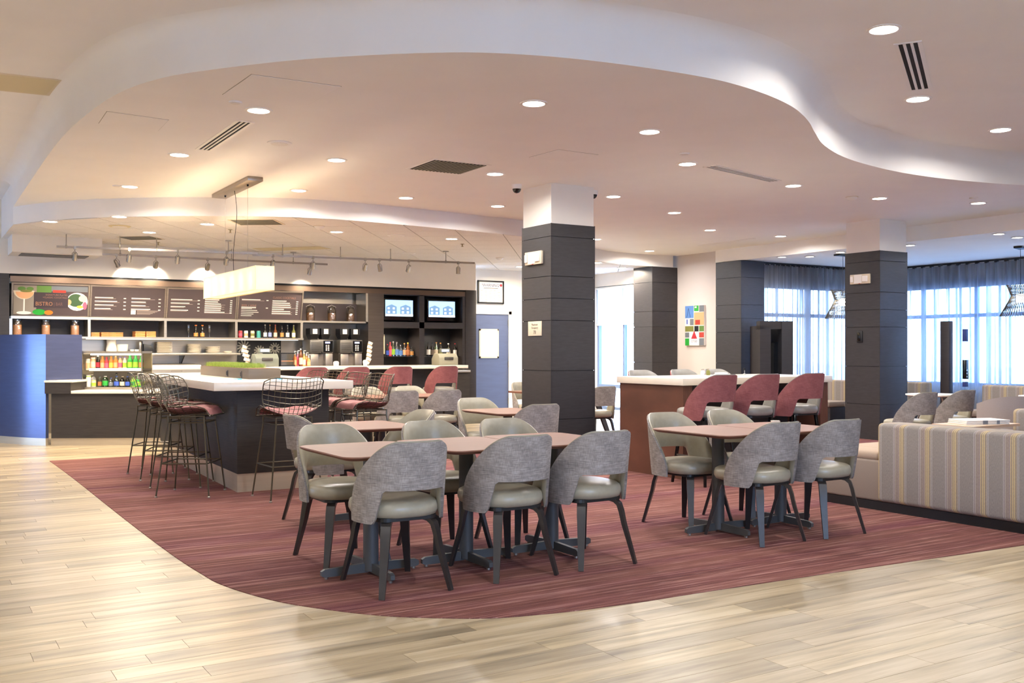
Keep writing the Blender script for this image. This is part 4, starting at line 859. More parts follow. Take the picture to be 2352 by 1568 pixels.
lathe_thing('mixing_bowl', 'cream bowl beside the tall crock', 'bowl', (PY(281, YW), YW, ZW), [('body', [(0, 0), (.05, 0), (.08, .04), (.088, .14), (.08, .14), (.07, .05), (0, .015)], M['porcelain'])])
for px, lab in ((303, 'small white cup, left of two on wall shelf'), (314, 'small white cup, right of two on wall shelf')): lathe_thing('coffee_cup', lab, 'cup', (PY(px, YW), YW, ZW), [('body', [(0, 0), (.027, 0), (.034, .06), (.03, .06), (.024, .006), (0, .006)], M['porcelain'])], 'small cups')
t = thing('scoop_rack', 'upright steel holder next to the cups', 'holder', (PY(322, YW), YW, ZW)); MB().box(-.022, .022, -.02, .02, 0, .2).build('body', M['nickel'], t, bevel=.012); MB().box(.024, .034, -.03, .03, 0, .19).build('divider', M['black'], t)
t = thing('tape_dispenser', 'black label printer on the wall shelf', 'printer', (PY(339, YW), YW, ZW)); MB().add([(-.07, -.06, 0), (.07, -.06, 0), (.08, -.06, .05), (.05, -.06, .12), (-.07, -.06, .15), (-.07, .06, 0), (.07, .06, 0), (.08, .06, .05), (.05, .06, .12), (-.07, .06, .15)], [(4, 3, 2, 1, 0), (5, 6, 7, 8, 9)] + [(i, (i + 1) % 5, 5 + (i + 1) % 5, 5 + i) for i in range(5)]).build('body', M['black'], t, bevel=.006)
def plates(px, n, r_, dz, lab, sq=False):
    for k in range(n):
        t = thing('dinner_plate', lab, 'plate', (PY(px, YW), YW, ZW + k * dz), 0, lab)
        (MB().lathe([(0, 0), (r_ * .6, 0), (r_, dz * .95), (r_ * .97, dz * 1.05), (r_ * .6, dz * .3), (0, dz * .3)], n=4 if sq else 20)).xf(Matrix.Rotation(R(45) if sq else 0, 4, 'Z')).build('plate', M['porcelain'], t, smooth=40)
plates(375, 11, .17, .0165, 'white square plate in the tallest pile on wall shelf', True); plates(446, 8, .115, .0185, 'white plate in second pile on wall shelf'); plates(489, 6, .118, .018, 'white plate in third pile on wall shelf'); plates(523, 2, .075, .016, 'small white plate in the lowest pile at end of wall shelf')
t = thing('back_counter', 'stainless back counter along the bar wall', 'counter', (0, 0, 0)); MB().box(2.3, 8.94, YB - .25, YB + .54, .88, .92).build('top', M['steel'], t, bevel=.004); MB().box(2.3, 8.95, YB - .2, YB + .5, 0, .88).build('body', M['darkwood'], t)
t = thing('prep_cooler', 'stainless curved prep cooler behind the island', 'cooler', (PY(392, YB - .1), YB + .1, .92)); MB().add([(x, y, z) for x in (-.46, .48) for y, z in ((-.25, 0), (-.25, .06), (-.16, .13), (.3, .15), (.3, 0))], [(0, 1, 2, 3, 4), (9, 8, 7, 6, 5)] + [(i, 5 + i, 5 + (i + 1) % 5, (i + 1) % 5) for i in range(5)]).build('hood', M['steel'], t); MB().tube([(.0, -.255, .03), (.0, -.275, .045), (.16, -.275, .045), (.16, -.255, .03)], .006, 6).build('handle', M['nickel'], t)

# tall cabinet with two screens above two bottle niches
t = thing('bar_cabinet', 'dark tall bar cabinet with screen niches over bottle niches', 'cabinet', (0, 0, 0)); Y0, Y1 = YB - .01, YB + .52
xs = [6.99, 7.29, 8.00, 8.10, 8.90, 8.96]
for a, b, m_ in ((6.99, 7.29, 'brushed_dark'), (8.00, 8.10, 'espresso'), (8.90, 8.96, 'espresso')): MB().box(a, b, Y0, Y1, .92, 2.30).build('upright', mat('brushed_dark', '5C534C', .35, .6, .1, (2, 2, 60)) if m_ == 'brushed_dark' else M[m_], t)
for z0, z1 in ((1.69, 1.80), (2.285, 2.30)): MB().box(7.29, 8.90, Y0, Y1, z0, z1).build('cross_rail', M['espresso'], t)
MB().box(7.29, 8.90, Y1 - .03, Y1, .92, 2.30).build('back_panel', M['black'], t)
for a, b in ((7.29, 8.0), (8.10, 8.90)):
    MB().box(a, b, Y0 + .08, Y1, 1.165, 1.178).build('glass_shelf', M['jar_glass'], t); MB().box(a + .02, a + .24, Y1 - .034, Y1 - .03, 1.22, 1.58).build('mirror_reflection', mat('reflection_cream', 'F0D8A8', .5), t)  # matte cream panel: the mirror's warm reflection is put into its colour
    area('niche_light', ((a + b) / 2, YB + .2, 1.685), .12, 5.0, WARM, 140, parent=None)
for (a, b), lab, xx in (((7.29, 8.0), 'flat television showing houses, left of two', 0), ((8.10, 8.90), 'flat television showing houses, right of two', .02)):
    t = thing('television', lab, 'television', ((a + b) / 2 + xx, YB + .10, 2.03)); hw, hh = .305, .20
    MB().box(-hw, hw, 0, .06, -hh, hh).build('case', M['gloss_black'], t, bevel=.006); MB().box(-.05, .05, .06, .30, -.05, .05).build('mount', M['black'], t)
    MB().box(-hw + .03, hw - .03, -.002, 0, -hh + .075, hh - .03).build('screen', M['screen'], t)
    mb = MB(); ml = MB()
    for c_ in (-.15, .13):
        mb.add([(c_ - .11, -.003, -.10), (c_ + .10, -.003, -.10), (c_ + .10, -.003, .05), (c_, -.003, .09), (c_ - .11, -.003, .05)], [(0, 1, 2, 3, 4)])
        for k in (-.06, .04): ml.box(c_ + k - .02, c_ + k + .025, -.0045, -.0035, -.07, -.03).box(c_ + k - .02, c_ + k + .02, -.0045, -.0035, .0, .035)
    mb.build('screen_houses', M['screen_dark'], t); ml.build('screen_windows', M['screen_light'], t); MB().box(-hw + .03, hw - .03, -.004, -.002, -hh + .075, -.085).build('screen_lawn', M['screen_light'], t)
LQ = 1.178; yq = YB + .2
for px, h, r_, g, l, c_, lab in [(890, .22, .028, 'dark_glass', 'blue', 'red', 'slim dark liquor bottle at left niche edge'), (896, .26, .03, 'red', 'pink', 'red', 'red liquor bottle in left niche'), (903, .27, .035, 'green_glass', 'lime', 'white', 'tall green tinted bottle in left niche'), (911, .26, .04, 'bottle_glass', 'sky_print', 'nickel', 'pale blue label bottle in left niche'), (920, .22, .042, 'bottle_glass', 'sky_print', 'black', 'clear gin bottle with blue label, left niche'), (929, .24, .036, 'bottle_glass', 'peach', 'gold', 'bottle with peach label in left niche'), (937, .25, .038, 'amber', 'brown_print', 'yellow', 'tall amber bottle in left niche'), (945, .19, .042, 'bottle_glass', 'gold', 'black', 'squat whisky bottle at right of left niche'),
                             (984, .26, .036, 'dark_glass', 'paper', 'black', 'dark wine bottle at left of right niche'), (993, .25, .034, 'dark_glass', 'ink_dark', 'gloss_black', 'second dark wine bottle in right niche'), (1002, .26, .036, 'green_glass', 'cream', 'gold', 'green wine bottle in right niche'), (1012, .25, .034, 'dark_glass', 'olive', 'gold', 'dark wine bottle with gold cap in right niche'), (1030, .24, .036, 'bottle_glass', 'cream', 'white', 'pale wine bottle behind the register'), (1045, .24, .034, 'dark_glass', 'paper', 'red', 'dark wine bottle with red cap, far right')]:
    bottle('liquor_bottle', lab, (PY(px, yq), yq, LQ), h, r_, M[g], M[l], M[c_], group='bottles in the bar niches')
for k in range(6): lathe_thing('tumbler', 'clear tumbler in the row under the left bottle niche', 'glass', (PY(897 + k * 8, YB + .1), YB + .1, .92), [('body', [(0, 0), (.027, 0), (.033, .10), (.030, .10), (.024, .01), (0, .01)], M['jar_glass'])], 'row of clear tumblers')

# the bar front
t = thing('bar_counter', 'long bar counter with pale top and dark front', 'counter', (0, 0, 0)); MB().box(4.30, 7.60, 13.68, 14.35, 1.0, 1.05).build('top', M['stone'], t, bevel=.004)
MB().box(4.35, 7.50, 13.98, 14.30, 0, 1.0).build('front_panel', M['espresso'], t); MB().box(4.35, 7.50, 13.96, 14.0, .0, .12).build('plinth', M['kick'], t); MB().tube([(4.4, 13.86, .22), (7.45, 13.86, .22)], .02, 8).build('foot_rail', M['darksteel'], t, smooth=40)
YC, ZC = 14.02, 1.05
def register(px, lab, pale):
    t = thing('cash_register', lab, 'register', (PY(px, YC), YC, ZC)); m_ = M['registers'] if not pale else mat('register_pale', '8F8B78', .5)
    prof = [(-.15, 0), (.13, 0), (.13, .10), (.05, .185), (-.09, .185), (-.15, .12)]
    MB().add([(x, y, z) for x in (-.17, .17) for y, z in prof], [tuple(range(6)), tuple(range(6, 12))[::-1]] + [(i, 6 + i, 6 + (i + 1) % 6, (i + 1) % 6) for i in range(6)]).build('body', m_, t, bevel=.012)
    MB().box(-.02, .02, -.01, .01, .17, .21).build('pole', M['black'], t); MB().box(-.085, .085, -.03, .02, .20, .262).build('display', M['registers'], t, bevel=.006); MB().box(-.065, .065, -.032, -.03, .213, .25).build('lcd', M['lcd'], t)
    MB().box(-.08, .08, -.165, -.14, .08, .13).build('rear_hump', M['darksteel'], t, bevel=.01)
register(607, 'grey cash register with small display behind the planter', False); register(1021, 'pale cash register at the right end of the bar', True)
t = thing('pastry_case', 'small clear pastry case on the bar', 'case', (PY(656, YC), YC, ZC)); MB().box(-.11, .11, -.1, .1, 0, .02).build('base', M['black'], t); MB().box(-.105, .105, -.095, .095, .02, .185).build('glass', M['jar_glass'], t); MB().box(-.11, .11, -.1, .1, .185, .2).build('lid', M['black'], t); MB().box(-.11, -.10, -.1, .1, .02, .185).build('side', M['black'], t); MB().box(-.09, .09, -.08, .08, .07, .085).build('shelf', M['peach'], t)
for i, (px, h, m_, l, lab) in enumerate([(677, .19, 'orange', 'peach', 'orange syrup bottle, leftmost of the cluster'), (684, .20, 'pink', 'red', 'pink syrup bottle with pump'), (691, .26, 'amber', 'cream', 'tall amber syrup bottle with black pump'), (692, .13, 'ink_dark', 'paper', 'short dark bottle with white label before the syrups'), (698, .20, 'gold', 'cream', 'golden syrup bottle in the cluster'), (704, .17, 'orange', 'red', 'orange syrup bottle with white pump'), (709, .14, 'gold', 'peach', 'small golden syrup bottle, rightmost of the cluster')]):
    yy = YC + .06 * (i % 2) - .05 * (i == 3); b = bottle('syrup_bottle', lab, (PY(px, yy), yy, ZC), h, .028, M[m_], M[l], M['white'], group='syrup bottles on the bar', neck=.3)
    if i != 3: MB().tube([(0, 0, h), (0, 0, h + .03), (.028, -.005, h + .028)], .005, 5).build('pump', M['white'] if i != 2 else M['black'], b)
def cup_tower(px, py0, lab, cups, lean):
    x, z = PY(px, YC + .1, py0)
    for k in range(cups):
        t = thing('paper_cup', lab, 'cup', (x, YC + .1, 0), 0, lab)
        MB().lathe([(0, 0), (.026, 0), (.038, .10), (.041, .10), (.036, .1)], n=14).xf(Matrix.Translation((lean * k, 0, ZC + .02 + k * .062)) @ Matrix.Rotation(R(22), 4, 'Y')).build('wall', M['porcelain'], t, smooth=40); MB().lathe([(.0345, .045), (.0365, .06)], n=14).xf(Matrix.Translation((lean * k, 0, ZC + .02 + k * .062)) @ Matrix.Rotation(R(22), 4, 'Y')).build('print', M['cork'], t, smooth=40)
cup_tower(566, 838, 'paper cup in the tilted tower left of the register', 4, -.018); cup_tower(843, 838, 'paper cup in the tilted tower right of coffee machines', 5, .006)
lathe_thing('sugar_canister', 'round white canister between the coffee machines', 'canister', (PY(772, YC), YC, ZC), [('body', [(0, 0), (.04, 0), (.045, .05), (.03, .07), (0, .075)], M['porcelain'])])
lathe_thing('lidded_cup', 'round white lidded cup below the right cup tower', 'cup', (PY(839, YC), YC, ZC), [('body', [(0, 0), (.03, 0), (.04, .06), (.03, .085), (0, .09)], M['porcelain'])])
def coffee(px, lab):
    Yc = YB - .02; t = thing('coffee_machine', lab, 'coffee machine', (PY(px, Yc), Yc, .92)); st = M['brushed']
    MB().box(-.21, .21, 0, .40, .32, .545).build('body', mat('machine_grey', '6A6660', .35, .5), t, bevel=.008); MB().box(-.20, .20, .10, .40, .0, .32).build('back', st, t); MB().box(-.20, -.06, .0, .1, 0, .30).build('column_left', st, t, bevel=.006); MB().box(.07, .20, .0, .1, 0, .31).build('column_right', st, t, bevel=.006); MB().box(-.06, .07, -.03, .1, 0, .03).build('drip_tray', M['black'], t)
    MB().lathe([(.025, .30), (.035, .34)], (.0, .03, 0), 10).build('spout', M['black'], t); MB().box(.03, .20, -.006, 0, .335, .53).build('control_panel', M['gloss_black'], t); MB().box(.06, .15, -.008, -.006, .485, .515).build('lcd', M['lcd'], t)
    mb = MB(); [mb.box(.07 + .04 * (k % 2), .095 + .04 * (k % 2), -.008, -.006, .36 + .028 * (k // 2), .376 + .028 * (k // 2)) for k in range(8)]; mb.build('buttons', M['ink'], t)
    mb = MB(); [mb.box(-.19, 0, -.006, 0, .35 + .035 * k, .356 + .035 * k) for k in range(5)]; mb.build('vents', M['black'], t)
    for x in (-.115, .085):
        hp = MB().add([(x - .06, .06, .56), (x + .06, .06, .56), (x + .06, .2, .56), (x - .06, .2, .56), (x - .085, .02, .64), (x + .085, .02, .64), (x + .085, .24, .64), (x - .085, .24, .64), (x - .085, .02, .745), (x + .085, .02, .745), (x + .085, .24, .745), (x - .085, .24, .745)], [(3, 2, 1, 0), (8, 9, 10, 11)] + [(a + i, a + (i + 1) % 4, a + 4 + (i + 1) % 4, a + 4 + i) for a in (0, 4) for i in range(4)]).build('hopper', M['black'], t)
        MB().box(x - .038, x + .042, .016, .02, .65, .735).build('tag', M['white'], hp)
coffee(739, 'twin hopper coffee machine, left'); coffee(807, 'twin hopper coffee machine, right')
t = thing('dark_poster', 'black poster with pale lace motifs behind the register', 'poster', (PY(597, YB + .5), YB + .52, 1.1)); MB().box(-.38, .38, 0, .015, -.15, .36).build('sheet', M['black'], t)
for cx, cz, r_ in ((-.28, .24, .12), (.0, .17, .10), (.27, .22, .10)):
    mb = MB()
    for k in range(12):
        a = k * PI / 6; mb.bar((cx + r_ * .3 * math.cos(a), -.003, cz + r_ * .3 * math.sin(a)), (cx + r_ * math.cos(a + .3), -.003, cz + r_ * math.sin(a + .3)), .022, .003, (0, 1, 0))
    mb.build('lace_motif', mat('lace', '9A978C', .7), t)

# buffet counter with open drinks cooler, and the curved blue host stand
t = thing('buffet_counter', 'dark fronted buffet counter with white top at left', 'counter', (0, 0, 0))
MB().prism([(1.66, 14.55), (3.32, 13.62), (3.75, 14.35), (2.15, 15.3)], .10, .70).build('front', M['darkwood'], t); MB().prism([(1.66, 14.57), (3.31, 13.635), (3.7, 14.35), (2.15, 15.3)], .0, .10).build('plinth', M['kick'], t)
MB().prism([(1.86, 14.41), (3.34, 13.58), (3.78, 14.36), (2.3, 15.25)], .70, .74).build('top', M['stone'], t, bevel=.004); MB().prism([(1.58, 14.56), (1.88, 14.39), (2.3, 15.1), (2.02, 15.3)], .70, .85).build('raised_end', M['darkwood'], t); MB().prism([(1.57, 14.56), (1.90, 14.37), (2.3, 15.08), (2.0, 15.3)], .85, .88).build('raised_top', M['stone'], t, bevel=.004)
t = thing('drinks_cooler', 'glass fronted open drinks cooler on buffet counter', 'cooler', (2.43, 14.58, .742), R(-31.1)); W2 = .415
MB().box(-W2, W2, 0, .42, 0, .03).build('base', M['steel'], t); MB().box(-W2, W2, 0, .42, .50, .53).build('top', M['steel'], t); MB().box(-W2, W2, .40, .42, .03, .50).build('back', M['cream'], t)
for s_ in (-1, 1):
    MB().box(s_ * W2 - .006, s_ * W2 + .006, .01, .4, .03, .50).build('side_glass', M['jar_glass'], t)
    MB().box(s_ * W2 - .008, s_ * W2 + .008, 0, .016, .0, .53).build('post', M['nickel'], t)
MB().box(-W2 + .09, W2, .03, .4, .265, .285).build('shelf', M['steel'], t); MB().tube([(-W2 + .1, .06, .485), (W2 - .02, .06, .485)], .011, 8).build('light_tube', M['tube'], t); MB().box(-W2 + .09, W2, .025, .03, .255, .295).build('price_rail', M['white'], t)
cm = Matrix.Translation((2.43, 14.58, .742)) @ Matrix.Rotation(R(-31.1), 4, 'Z')
def cold(px, z, h, r_, m_, l, c_, lab, neck=.3, y=.12, cat='bottle', name='cold_drink', nr=.45):
    p = cm @ Vector(((px - 256.5) / 137 * .83, y, z)); bottle(name, lab, p, h, r_, M[m_], M[l], M[c_], cat, 'drinks in the cooler', neck, nr)
zt, zl = .287, .032
for a in [(196, zt - .02, .15, .033, 'cream', 'peach', 'white', 'tall cream cup on cooler shelf, leftmost', .05, .10, 'cup', 'cold_drink', .9), (207, zt, .15, .033, 'peach', 'cream', 'white', 'tall peach cup on cooler shelf', .05, .1, 'cup', 'cold_drink', .9), (217, zt, .18, .028, 'dark_glass', 'red', 'white', 'dark bottle with red print on cooler shelf'), (227.5, zt, .17, .031, 'orange', 'peach', 'orange', 'orange juice bottle on cooler shelf, first'), (237, zt, .16, .028, 'red', 'pink', 'red', 'red juice bottle between orange bottles'), (247.5, zt, .17, .031, 'orange', 'yellow', 'orange', 'orange juice bottle right of the red one'), (258, zt, .175, .031, 'orange', 'peach', 'peach', 'orange juice bottle next to the purple caps'), (268.5, zt, .165, .03, 'peach', 'pink', 'purple', 'pink label juice bottle with purple cap'), (279, zt, .165, .03, 'cream', 'lime', 'purple', 'green label juice bottle with purple cap'), (291, zt, .19, .036, 'green', 'lime', 'green', 'green soda bottle, left of three on cooler shelf'), (304, zt, .19, .036, 'green', 'lime', 'green', 'green soda bottle, middle of three on cooler shelf'), (317, zt, .18, .033, 'green', 'gold', 'green', 'green soda bottle with gold label at right'),
          (197, zl, .15, .036, 'white', 'paper', 'lime', 'white yogurt cup in lower cooler left', .05, .1, 'cup', 'cold_drink', .9), (204, zl, .14, .030, 'white', 'blue', 'white', 'white and blue carton bottle in lower cooler', .1, .16), (210, zl, .09, .03, 'cream', 'lime', 'yellow', 'small yellow lidded tub in lower cooler', .05, .08, 'tub', 'cold_drink', .95), (221, zl, .14, .028, 'bottle_glass', 'brown_print', 'grey_print', 'clear bottle with red brown drink in lower cooler'), (234, zl, .15, .04, 'green_glass', 'green', 'white', 'wide green jar with white cap in lower cooler', .2), (247, zl, .125, .033, 'bottle_glass', 'grey_print', 'blue', 'small water bottle with blue cap in lower cooler'), (252, zl, .19, .026, 'bottle_glass', 'cream', 'black', 'tall bottle with black cap behind in lower cooler', .35, .24), (260, zl, .15, .036, 'bottle_glass', 'blue', 'blue', 'blue label water bottle in lower cooler'), (273, zl, .145, .034, 'dark_glass', 'cream', 'cream', 'dark bottle with cream label in lower cooler'), (285.5, zl, .145, .034, 'dark_glass', 'blue', 'blue', 'blue label bottle with blue cap in lower cooler'), (298, zl, .15, .035, 'lime', 'green', 'lime', 'lime bottle in lower cooler right'), (309, zl, .15, .035, 'green', 'lime', 'green', 'green bottle in lower cooler right'), (319, zl, .15, .035, 'green', 'lime', 'green', 'green bottle at right end of lower cooler')]: cold(*a)
t = thing('host_stand', 'tall curved blue panelled stand at the left edge', 'stand', (0, 0, 0))
arc = catmull([(0.72, 16.22), (0.90, 15.75), (1.102, 15.343), (1.344, 14.897), (1.593, 14.564)], 8)
def thick(pts, th, z0, z1, m_, nm):
    mb = MB(); n = len(pts); inn = []
    for i, p in enumerate(pts):
        q0, q1 = pts[max(i - 1, 0)], pts[min(i + 1, n - 1)]; tx, ty = q1[0] - q0[0], q1[1] - q0[1]; L = math.hypot(tx, ty); inn.append((p[0] - ty / L * th, p[1] + tx / L * th))
    mb.v = [(x, y, z) for z in (z0, z1) for x, y in pts + inn]; N = 2 * n
    for i in range(n - 1): mb.f += [(i, i + 1, N + i + 1, N + i), (n + i, N + n + i, N + n + i + 1, n + i + 1), (N + i, N + i + 1, N + n + i + 1, N + n + i), (i, n + i, n + i + 1, i + 1)]
    mb.f += [(0, N, N + n, n), (n - 1, 2 * n - 1, N + 2 * n - 1, N + n - 1)]; return mb.build(nm, m_, t, smooth=40)
thick(arc, .05, .10, 1.50, M['blue_panel'], 'curved_panel'); thick(arc, .05, 0, .10, M['kick'], 'plinth')
MB().prism([(1.60, 14.57), (2.07, 14.74), (2.05, 14.79), (1.58, 14.62)], .885, 1.50).build('side_panel', M['blue_panel'], t)
# hood soffit box over the stand
t = thing('hood_soffit', 'beige boxed soffit with dark slot hung over the bar', 'soffit', (0, 0, 0)); MB().box(1.27, 2.46, 15.55, YB, 2.68, Z_LO).build('box', M['plaster'], t); MB().box(1.40, 2.30, 15.70, YB - .12, 2.672, 2.685).build('dark_slot', M['darksteel'], t)

# ------------------------------------------------------------------ lamps and ceiling fittings
def make_down(name, watts, col, r_, group):
    t = thing(name, 'x', 'ceiling light', group=group)
    MB().lathe([(r_ + .022, 0), (r_ + .02, -.006), (r_, -.008), (r_ - .004, -.001)], n=24).build('trim_ring', M['white'], t, smooth=40)
    MB().lathe([(0, -.003), (r_ - .003, -.003)], n=24).build('diffuser', M['lamp'], t)
    area('lamp', (0, 0, -.012), r_ * 1.8, watts, col, 165, parent=t); return t
WHERE = {}
hi = [(2030, 67), (2108, 227), (2298, 298)]
cl = [(594, 253), (412, 355), (773, 367), (298, 428), (686, 437), (1226, 237), (1492, 302), (1579, 376), (1822, 426), (1137, 399), (932, 454), (1143, 473), (1409, 451), (1549, 488), (1631, 528), (1793, 542), (1492, 576), (2020, 455), (2247, 466), (1369, 549)]
cl_lab = ['round downlight in front of the left slot diffuser', 'round downlight just left of the slot diffuser end', 'round downlight right of the lamp canopy, nearer us', 'round downlight at left edge of the dining ceiling', 'round downlight right of the hanging lamp canopy', 'large round downlight nearest us on the dining ceiling', 'round downlight right of the nearest large one', 'round downlight left of the right slot diffuser', 'round downlight past the right slot diffuser end', 'round downlight right of the square return grille', 'round downlight at rear edge above the bar', 'round downlight just left of middle column top', 'round downlight just right of middle column top', 'round downlight second right of middle column', 'round downlight third right of middle column', 'round downlight left of the right column, far', 'round downlight nearest the pale picture wall', 'round downlight above and nearest the right column', 'round downlight right of the right column', 'round downlight half hidden by middle column']
ac = [(115, 508), (274, 497), (343, 533), (476, 514), (773, 532), (1037, 548), (1195, 612), (1372, 603), (1429, 615)]
ac_lab = ['tile ceiling downlight, leftmost over the bar', 'tile ceiling downlight, second from left near the fascia', 'tile ceiling downlight above the track rail, left', 'tile ceiling downlight left of the hanging lamp cord', 'tile ceiling downlight right of the hanging lamp', 'tile ceiling downlight near the television side', 'tile ceiling downlight left of the middle column by the door', 'tile ceiling downlight right of the middle column', 'tile ceiling downlight beside the dark wall column']
bay = [(1796, 590), (1860, 589), (2294, 537), (2337, 545), (1930, 579), (2090, 563)]
bay_lab = ['window bay downlight above the dark booth', 'window bay downlight left of the right column', 'window bay downlight, left of two at right edge', 'window bay downlight, right of two at right edge', 'window bay downlight against left side of right column', 'window bay downlight against right side of right column']
KH = Kind(make_down('lobby_downlight', HIGH_W, NEUT, .095, 'lobby ceiling downlights'))
for p, lab in zip(hi, ('lobby ceiling downlight nearest us above the slot diffuser', 'lobby ceiling downlight below the slot diffuser', 'lobby ceiling downlight farthest right')): KH.put((*P(*p, Z_HI), Z_HI), 0, lab)
for x, y in [(-3, -2.5), (0, -2.5), (3, -2.5), (6, -2.5), (9, -2.5), (-3, .3), (0, .3), (3, .3), (6, .3), (-3, 3), (0, 3), (3, 3), (12, 1), (14, 3.2)]: KH.put((x, y, Z_HI), 0, 'lobby ceiling downlight outside the picture')
KC = Kind(make_down('downlight', DOWN_W, NEUT, .085, 'dining ceiling downlights'))
for p, lab in zip(cl, cl_lab): KC.put((*P(*p, Z_CL), Z_CL), 0, lab)
KA = Kind(make_down('bar_downlight', ACT_W, WARM, .085, 'bar ceiling downlights'))
for p, lab in zip(ac, ac_lab): KA.put((*P(*p, Z_LO), Z_LO), 0, lab)
for y in (5.5, 8, 10.5, 13): KH.put((-1.5, y, Z_HI), 0, 'lobby ceiling downlight outside the picture at left')
KB = Kind(make_down('bay_downlight', 8.0, NEUT, .07, 'window bay downlights'))
for p, lab in zip(bay, bay_lab): KB.put((*P(*p, Z_LO), Z_LO), 0, lab)

def slots(x0, x1, y0, y1, z, n, lab, rz=0):
    cx, cy = (x0 + x1) / 2, (y0 + y1) / 2; hx, hy = (x1 - x0) / 2, (y1 - y0) / 2; t = thing('slot_diffuser', lab, 'air vent', (cx, cy, z), rz)
    MB().box(-hx - .02, hx + .02, -hy - .02, -hy, -.006, 0).box(-hx - .02, hx + .02, hy, hy + .02, -.006, 0).box(-hx - .02, -hx, -hy, hy, -.006, 0).box(hx, hx + .02, -hy, hy, -.006, 0).build('frame', M['white'], t)
    MB().box(-hx, hx, -hy, hy, -.0015, .0).build('plenum', M['grille_hole'], t)
    for k in range(n + 1): x = -hx + 2 * hx * k / n; bw = .2 * 2 * hx / n; MB().box(max(x - bw, -hx), min(x + bw, hx), -hy, hy, -.007, -.0015).build('blade', M['white'], t)
slots(2.31, 2.42, 8.03, 9.34, Z_CL, 3, 'white slot diffuser with three black slots, left on the dining ceiling')
slots(7.58 - .06, 7.58 + .06, 7.0, 8.24, Z_CL, 3, 'white slot diffuser right of centre on the dining ceiling', R(-77))
slots(6.74 - .075, 6.74 + .075, 4.23, 5.62, Z_HI, 3, 'wide slot diffuser on the lobby ceiling at top right', R(-57.5))
slots(12.05, 12.08, 11.9, 13.2, Z_CL, 1, 'thin slot diffuser far right before the bay')
def grille(pts, z, lab, m_, frame, n, name='return_grille'):
    c_ = [sum(p[i] for p in pts) / 4 for i in (0, 1)]; t = thing(name, lab, 'air vent', (c_[0], c_[1], z)); L = [(p[0] - c_[0], p[1] - c_[1]) for p in pts]
    MB().prism(L, -.005, 0).build('frame', M[frame], t); MB().prism([(x * .9, y * .9) for x, y in L], -.006, -.004).build('core', M[m_], t)
    for k in range(n):
        a = (k + .5) / n; p = Vector(L[0]).lerp(Vector(L[3]), a) * .88; q = Vector(L[1]).lerp(Vector(L[2]), a) * .88; MB().bar((p.x, p.y, -.008), (q.x, q.y, -.008), .012, .006).build('louver', M['grille'], t)
grille([(4.39, 9.24), (4.39, 8.61), (5.04, 8.59), (5.04, 9.22)], Z_CL, 'square grey return grille on the dining ceiling', 'grille_hole', 'white', 14)
grille([(3.44, 12.43), (3.94, 12.1), (4.22, 12.52), (3.72, 12.88)], Z_LO, 'square louvred diffuser in bar tiles above hanging lamp', 'grille_hole', 'cream', 7)
grille([(2.58, 15.12), (2.98, 14.77), (3.26, 15.11), (2.84, 15.46)], Z_LO, 'square louvred diffuser in bar tiles above the track', 'grille_hole', 'cream', 7)
grille([(4.75, 15.70), (5.56, 14.86), (5.86, 15.12), (5.05, 15.98)], Z_LO, 'tan lay-in panel in the bar tile ceiling', 'tan_panel', 'tan_panel', 0, 'ceiling_panel')
grille([(0.45, 8.86), (1.10, 8.80), (1.06, 9.40), (0.45, 9.46)], Z_HI, 'framed tan access panel on the lobby ceiling at left edge', 'tan_panel', 'cream', 0, 'access_panel')
for a, b, c_, lab in (((577, 170), (510, 217), (785, 198), 'flush white access panel nearest us on the dining ceiling'), ((245, 255), (226, 283), (388, 275), 'flush white access panel at left of the dining ceiling'), ((1283, 343), (1215, 361), (1375, 355), 'flush white access panel before the middle column')):
    A1, B1, C1 = (Vector(P(*q, Z_CL)) for q in (a, b, c_)); D1 = B1 + C1 - A1; o = (A1 + D1) / 2; L = [q - o for q in (A1, B1, D1, C1)]
    t = thing('access_panel', lab, 'access panel', (o.x, o.y, Z_CL)); MB().prism([tuple(q) for q in L], -.001, 0).build('gap', M['grille'], t); MB().prism([tuple(q * .985) for q in L], -.004, -.001).build('lid', M['ceil'], t)
def discs(px, py, z, r_, lab, name, cat, m_='ceil'):
    t = thing(name, lab, cat, (*P(px, py, z), z)); MB().lathe([(r_, 0), (r_, -.006), (r_ * .92, -.012), (0, -.012)], n=24).build('plate', M[m_], t, smooth=40); MB().lathe([(r_ * .7, -.012), (r_ * .7, -.014), (0, -.014)], n=20).build('centre', M['tile'], t)
for a in [(541, 234, Z_CL, .05, 'white round cover plate next to left downlight', 'cover_plate', 'cover plate'), (642, 328, Z_CL, .11, 'round white ceiling speaker behind left slot diffuser', 'ceiling_speaker', 'speaker'), (1572, 352, Z_CL, .05, 'white round cover plate right of centre', 'cover_plate', 'cover plate'), (2236, 454, Z_CL, .05, 'white round cover plate at far right', 'cover_plate', 'cover plate'), (275, 519, Z_LO, .14, 'round tan ceiling speaker in bar tiles at left', 'ceiling_speaker', 'speaker', 'tan_panel'), (910, 540, Z_LO, .13, 'round white ceiling speaker in bar tiles at right', 'ceiling_speaker', 'speaker'), (939, 581, Z_LO, .12, 'round white ceiling speaker far back in bar tiles', 'ceiling_speaker', 'speaker'), (268, 426, Z_CL, .045, 'white round cover plate beside leftmost downlight', 'cover_plate', 'cover plate')]: discs(*a)
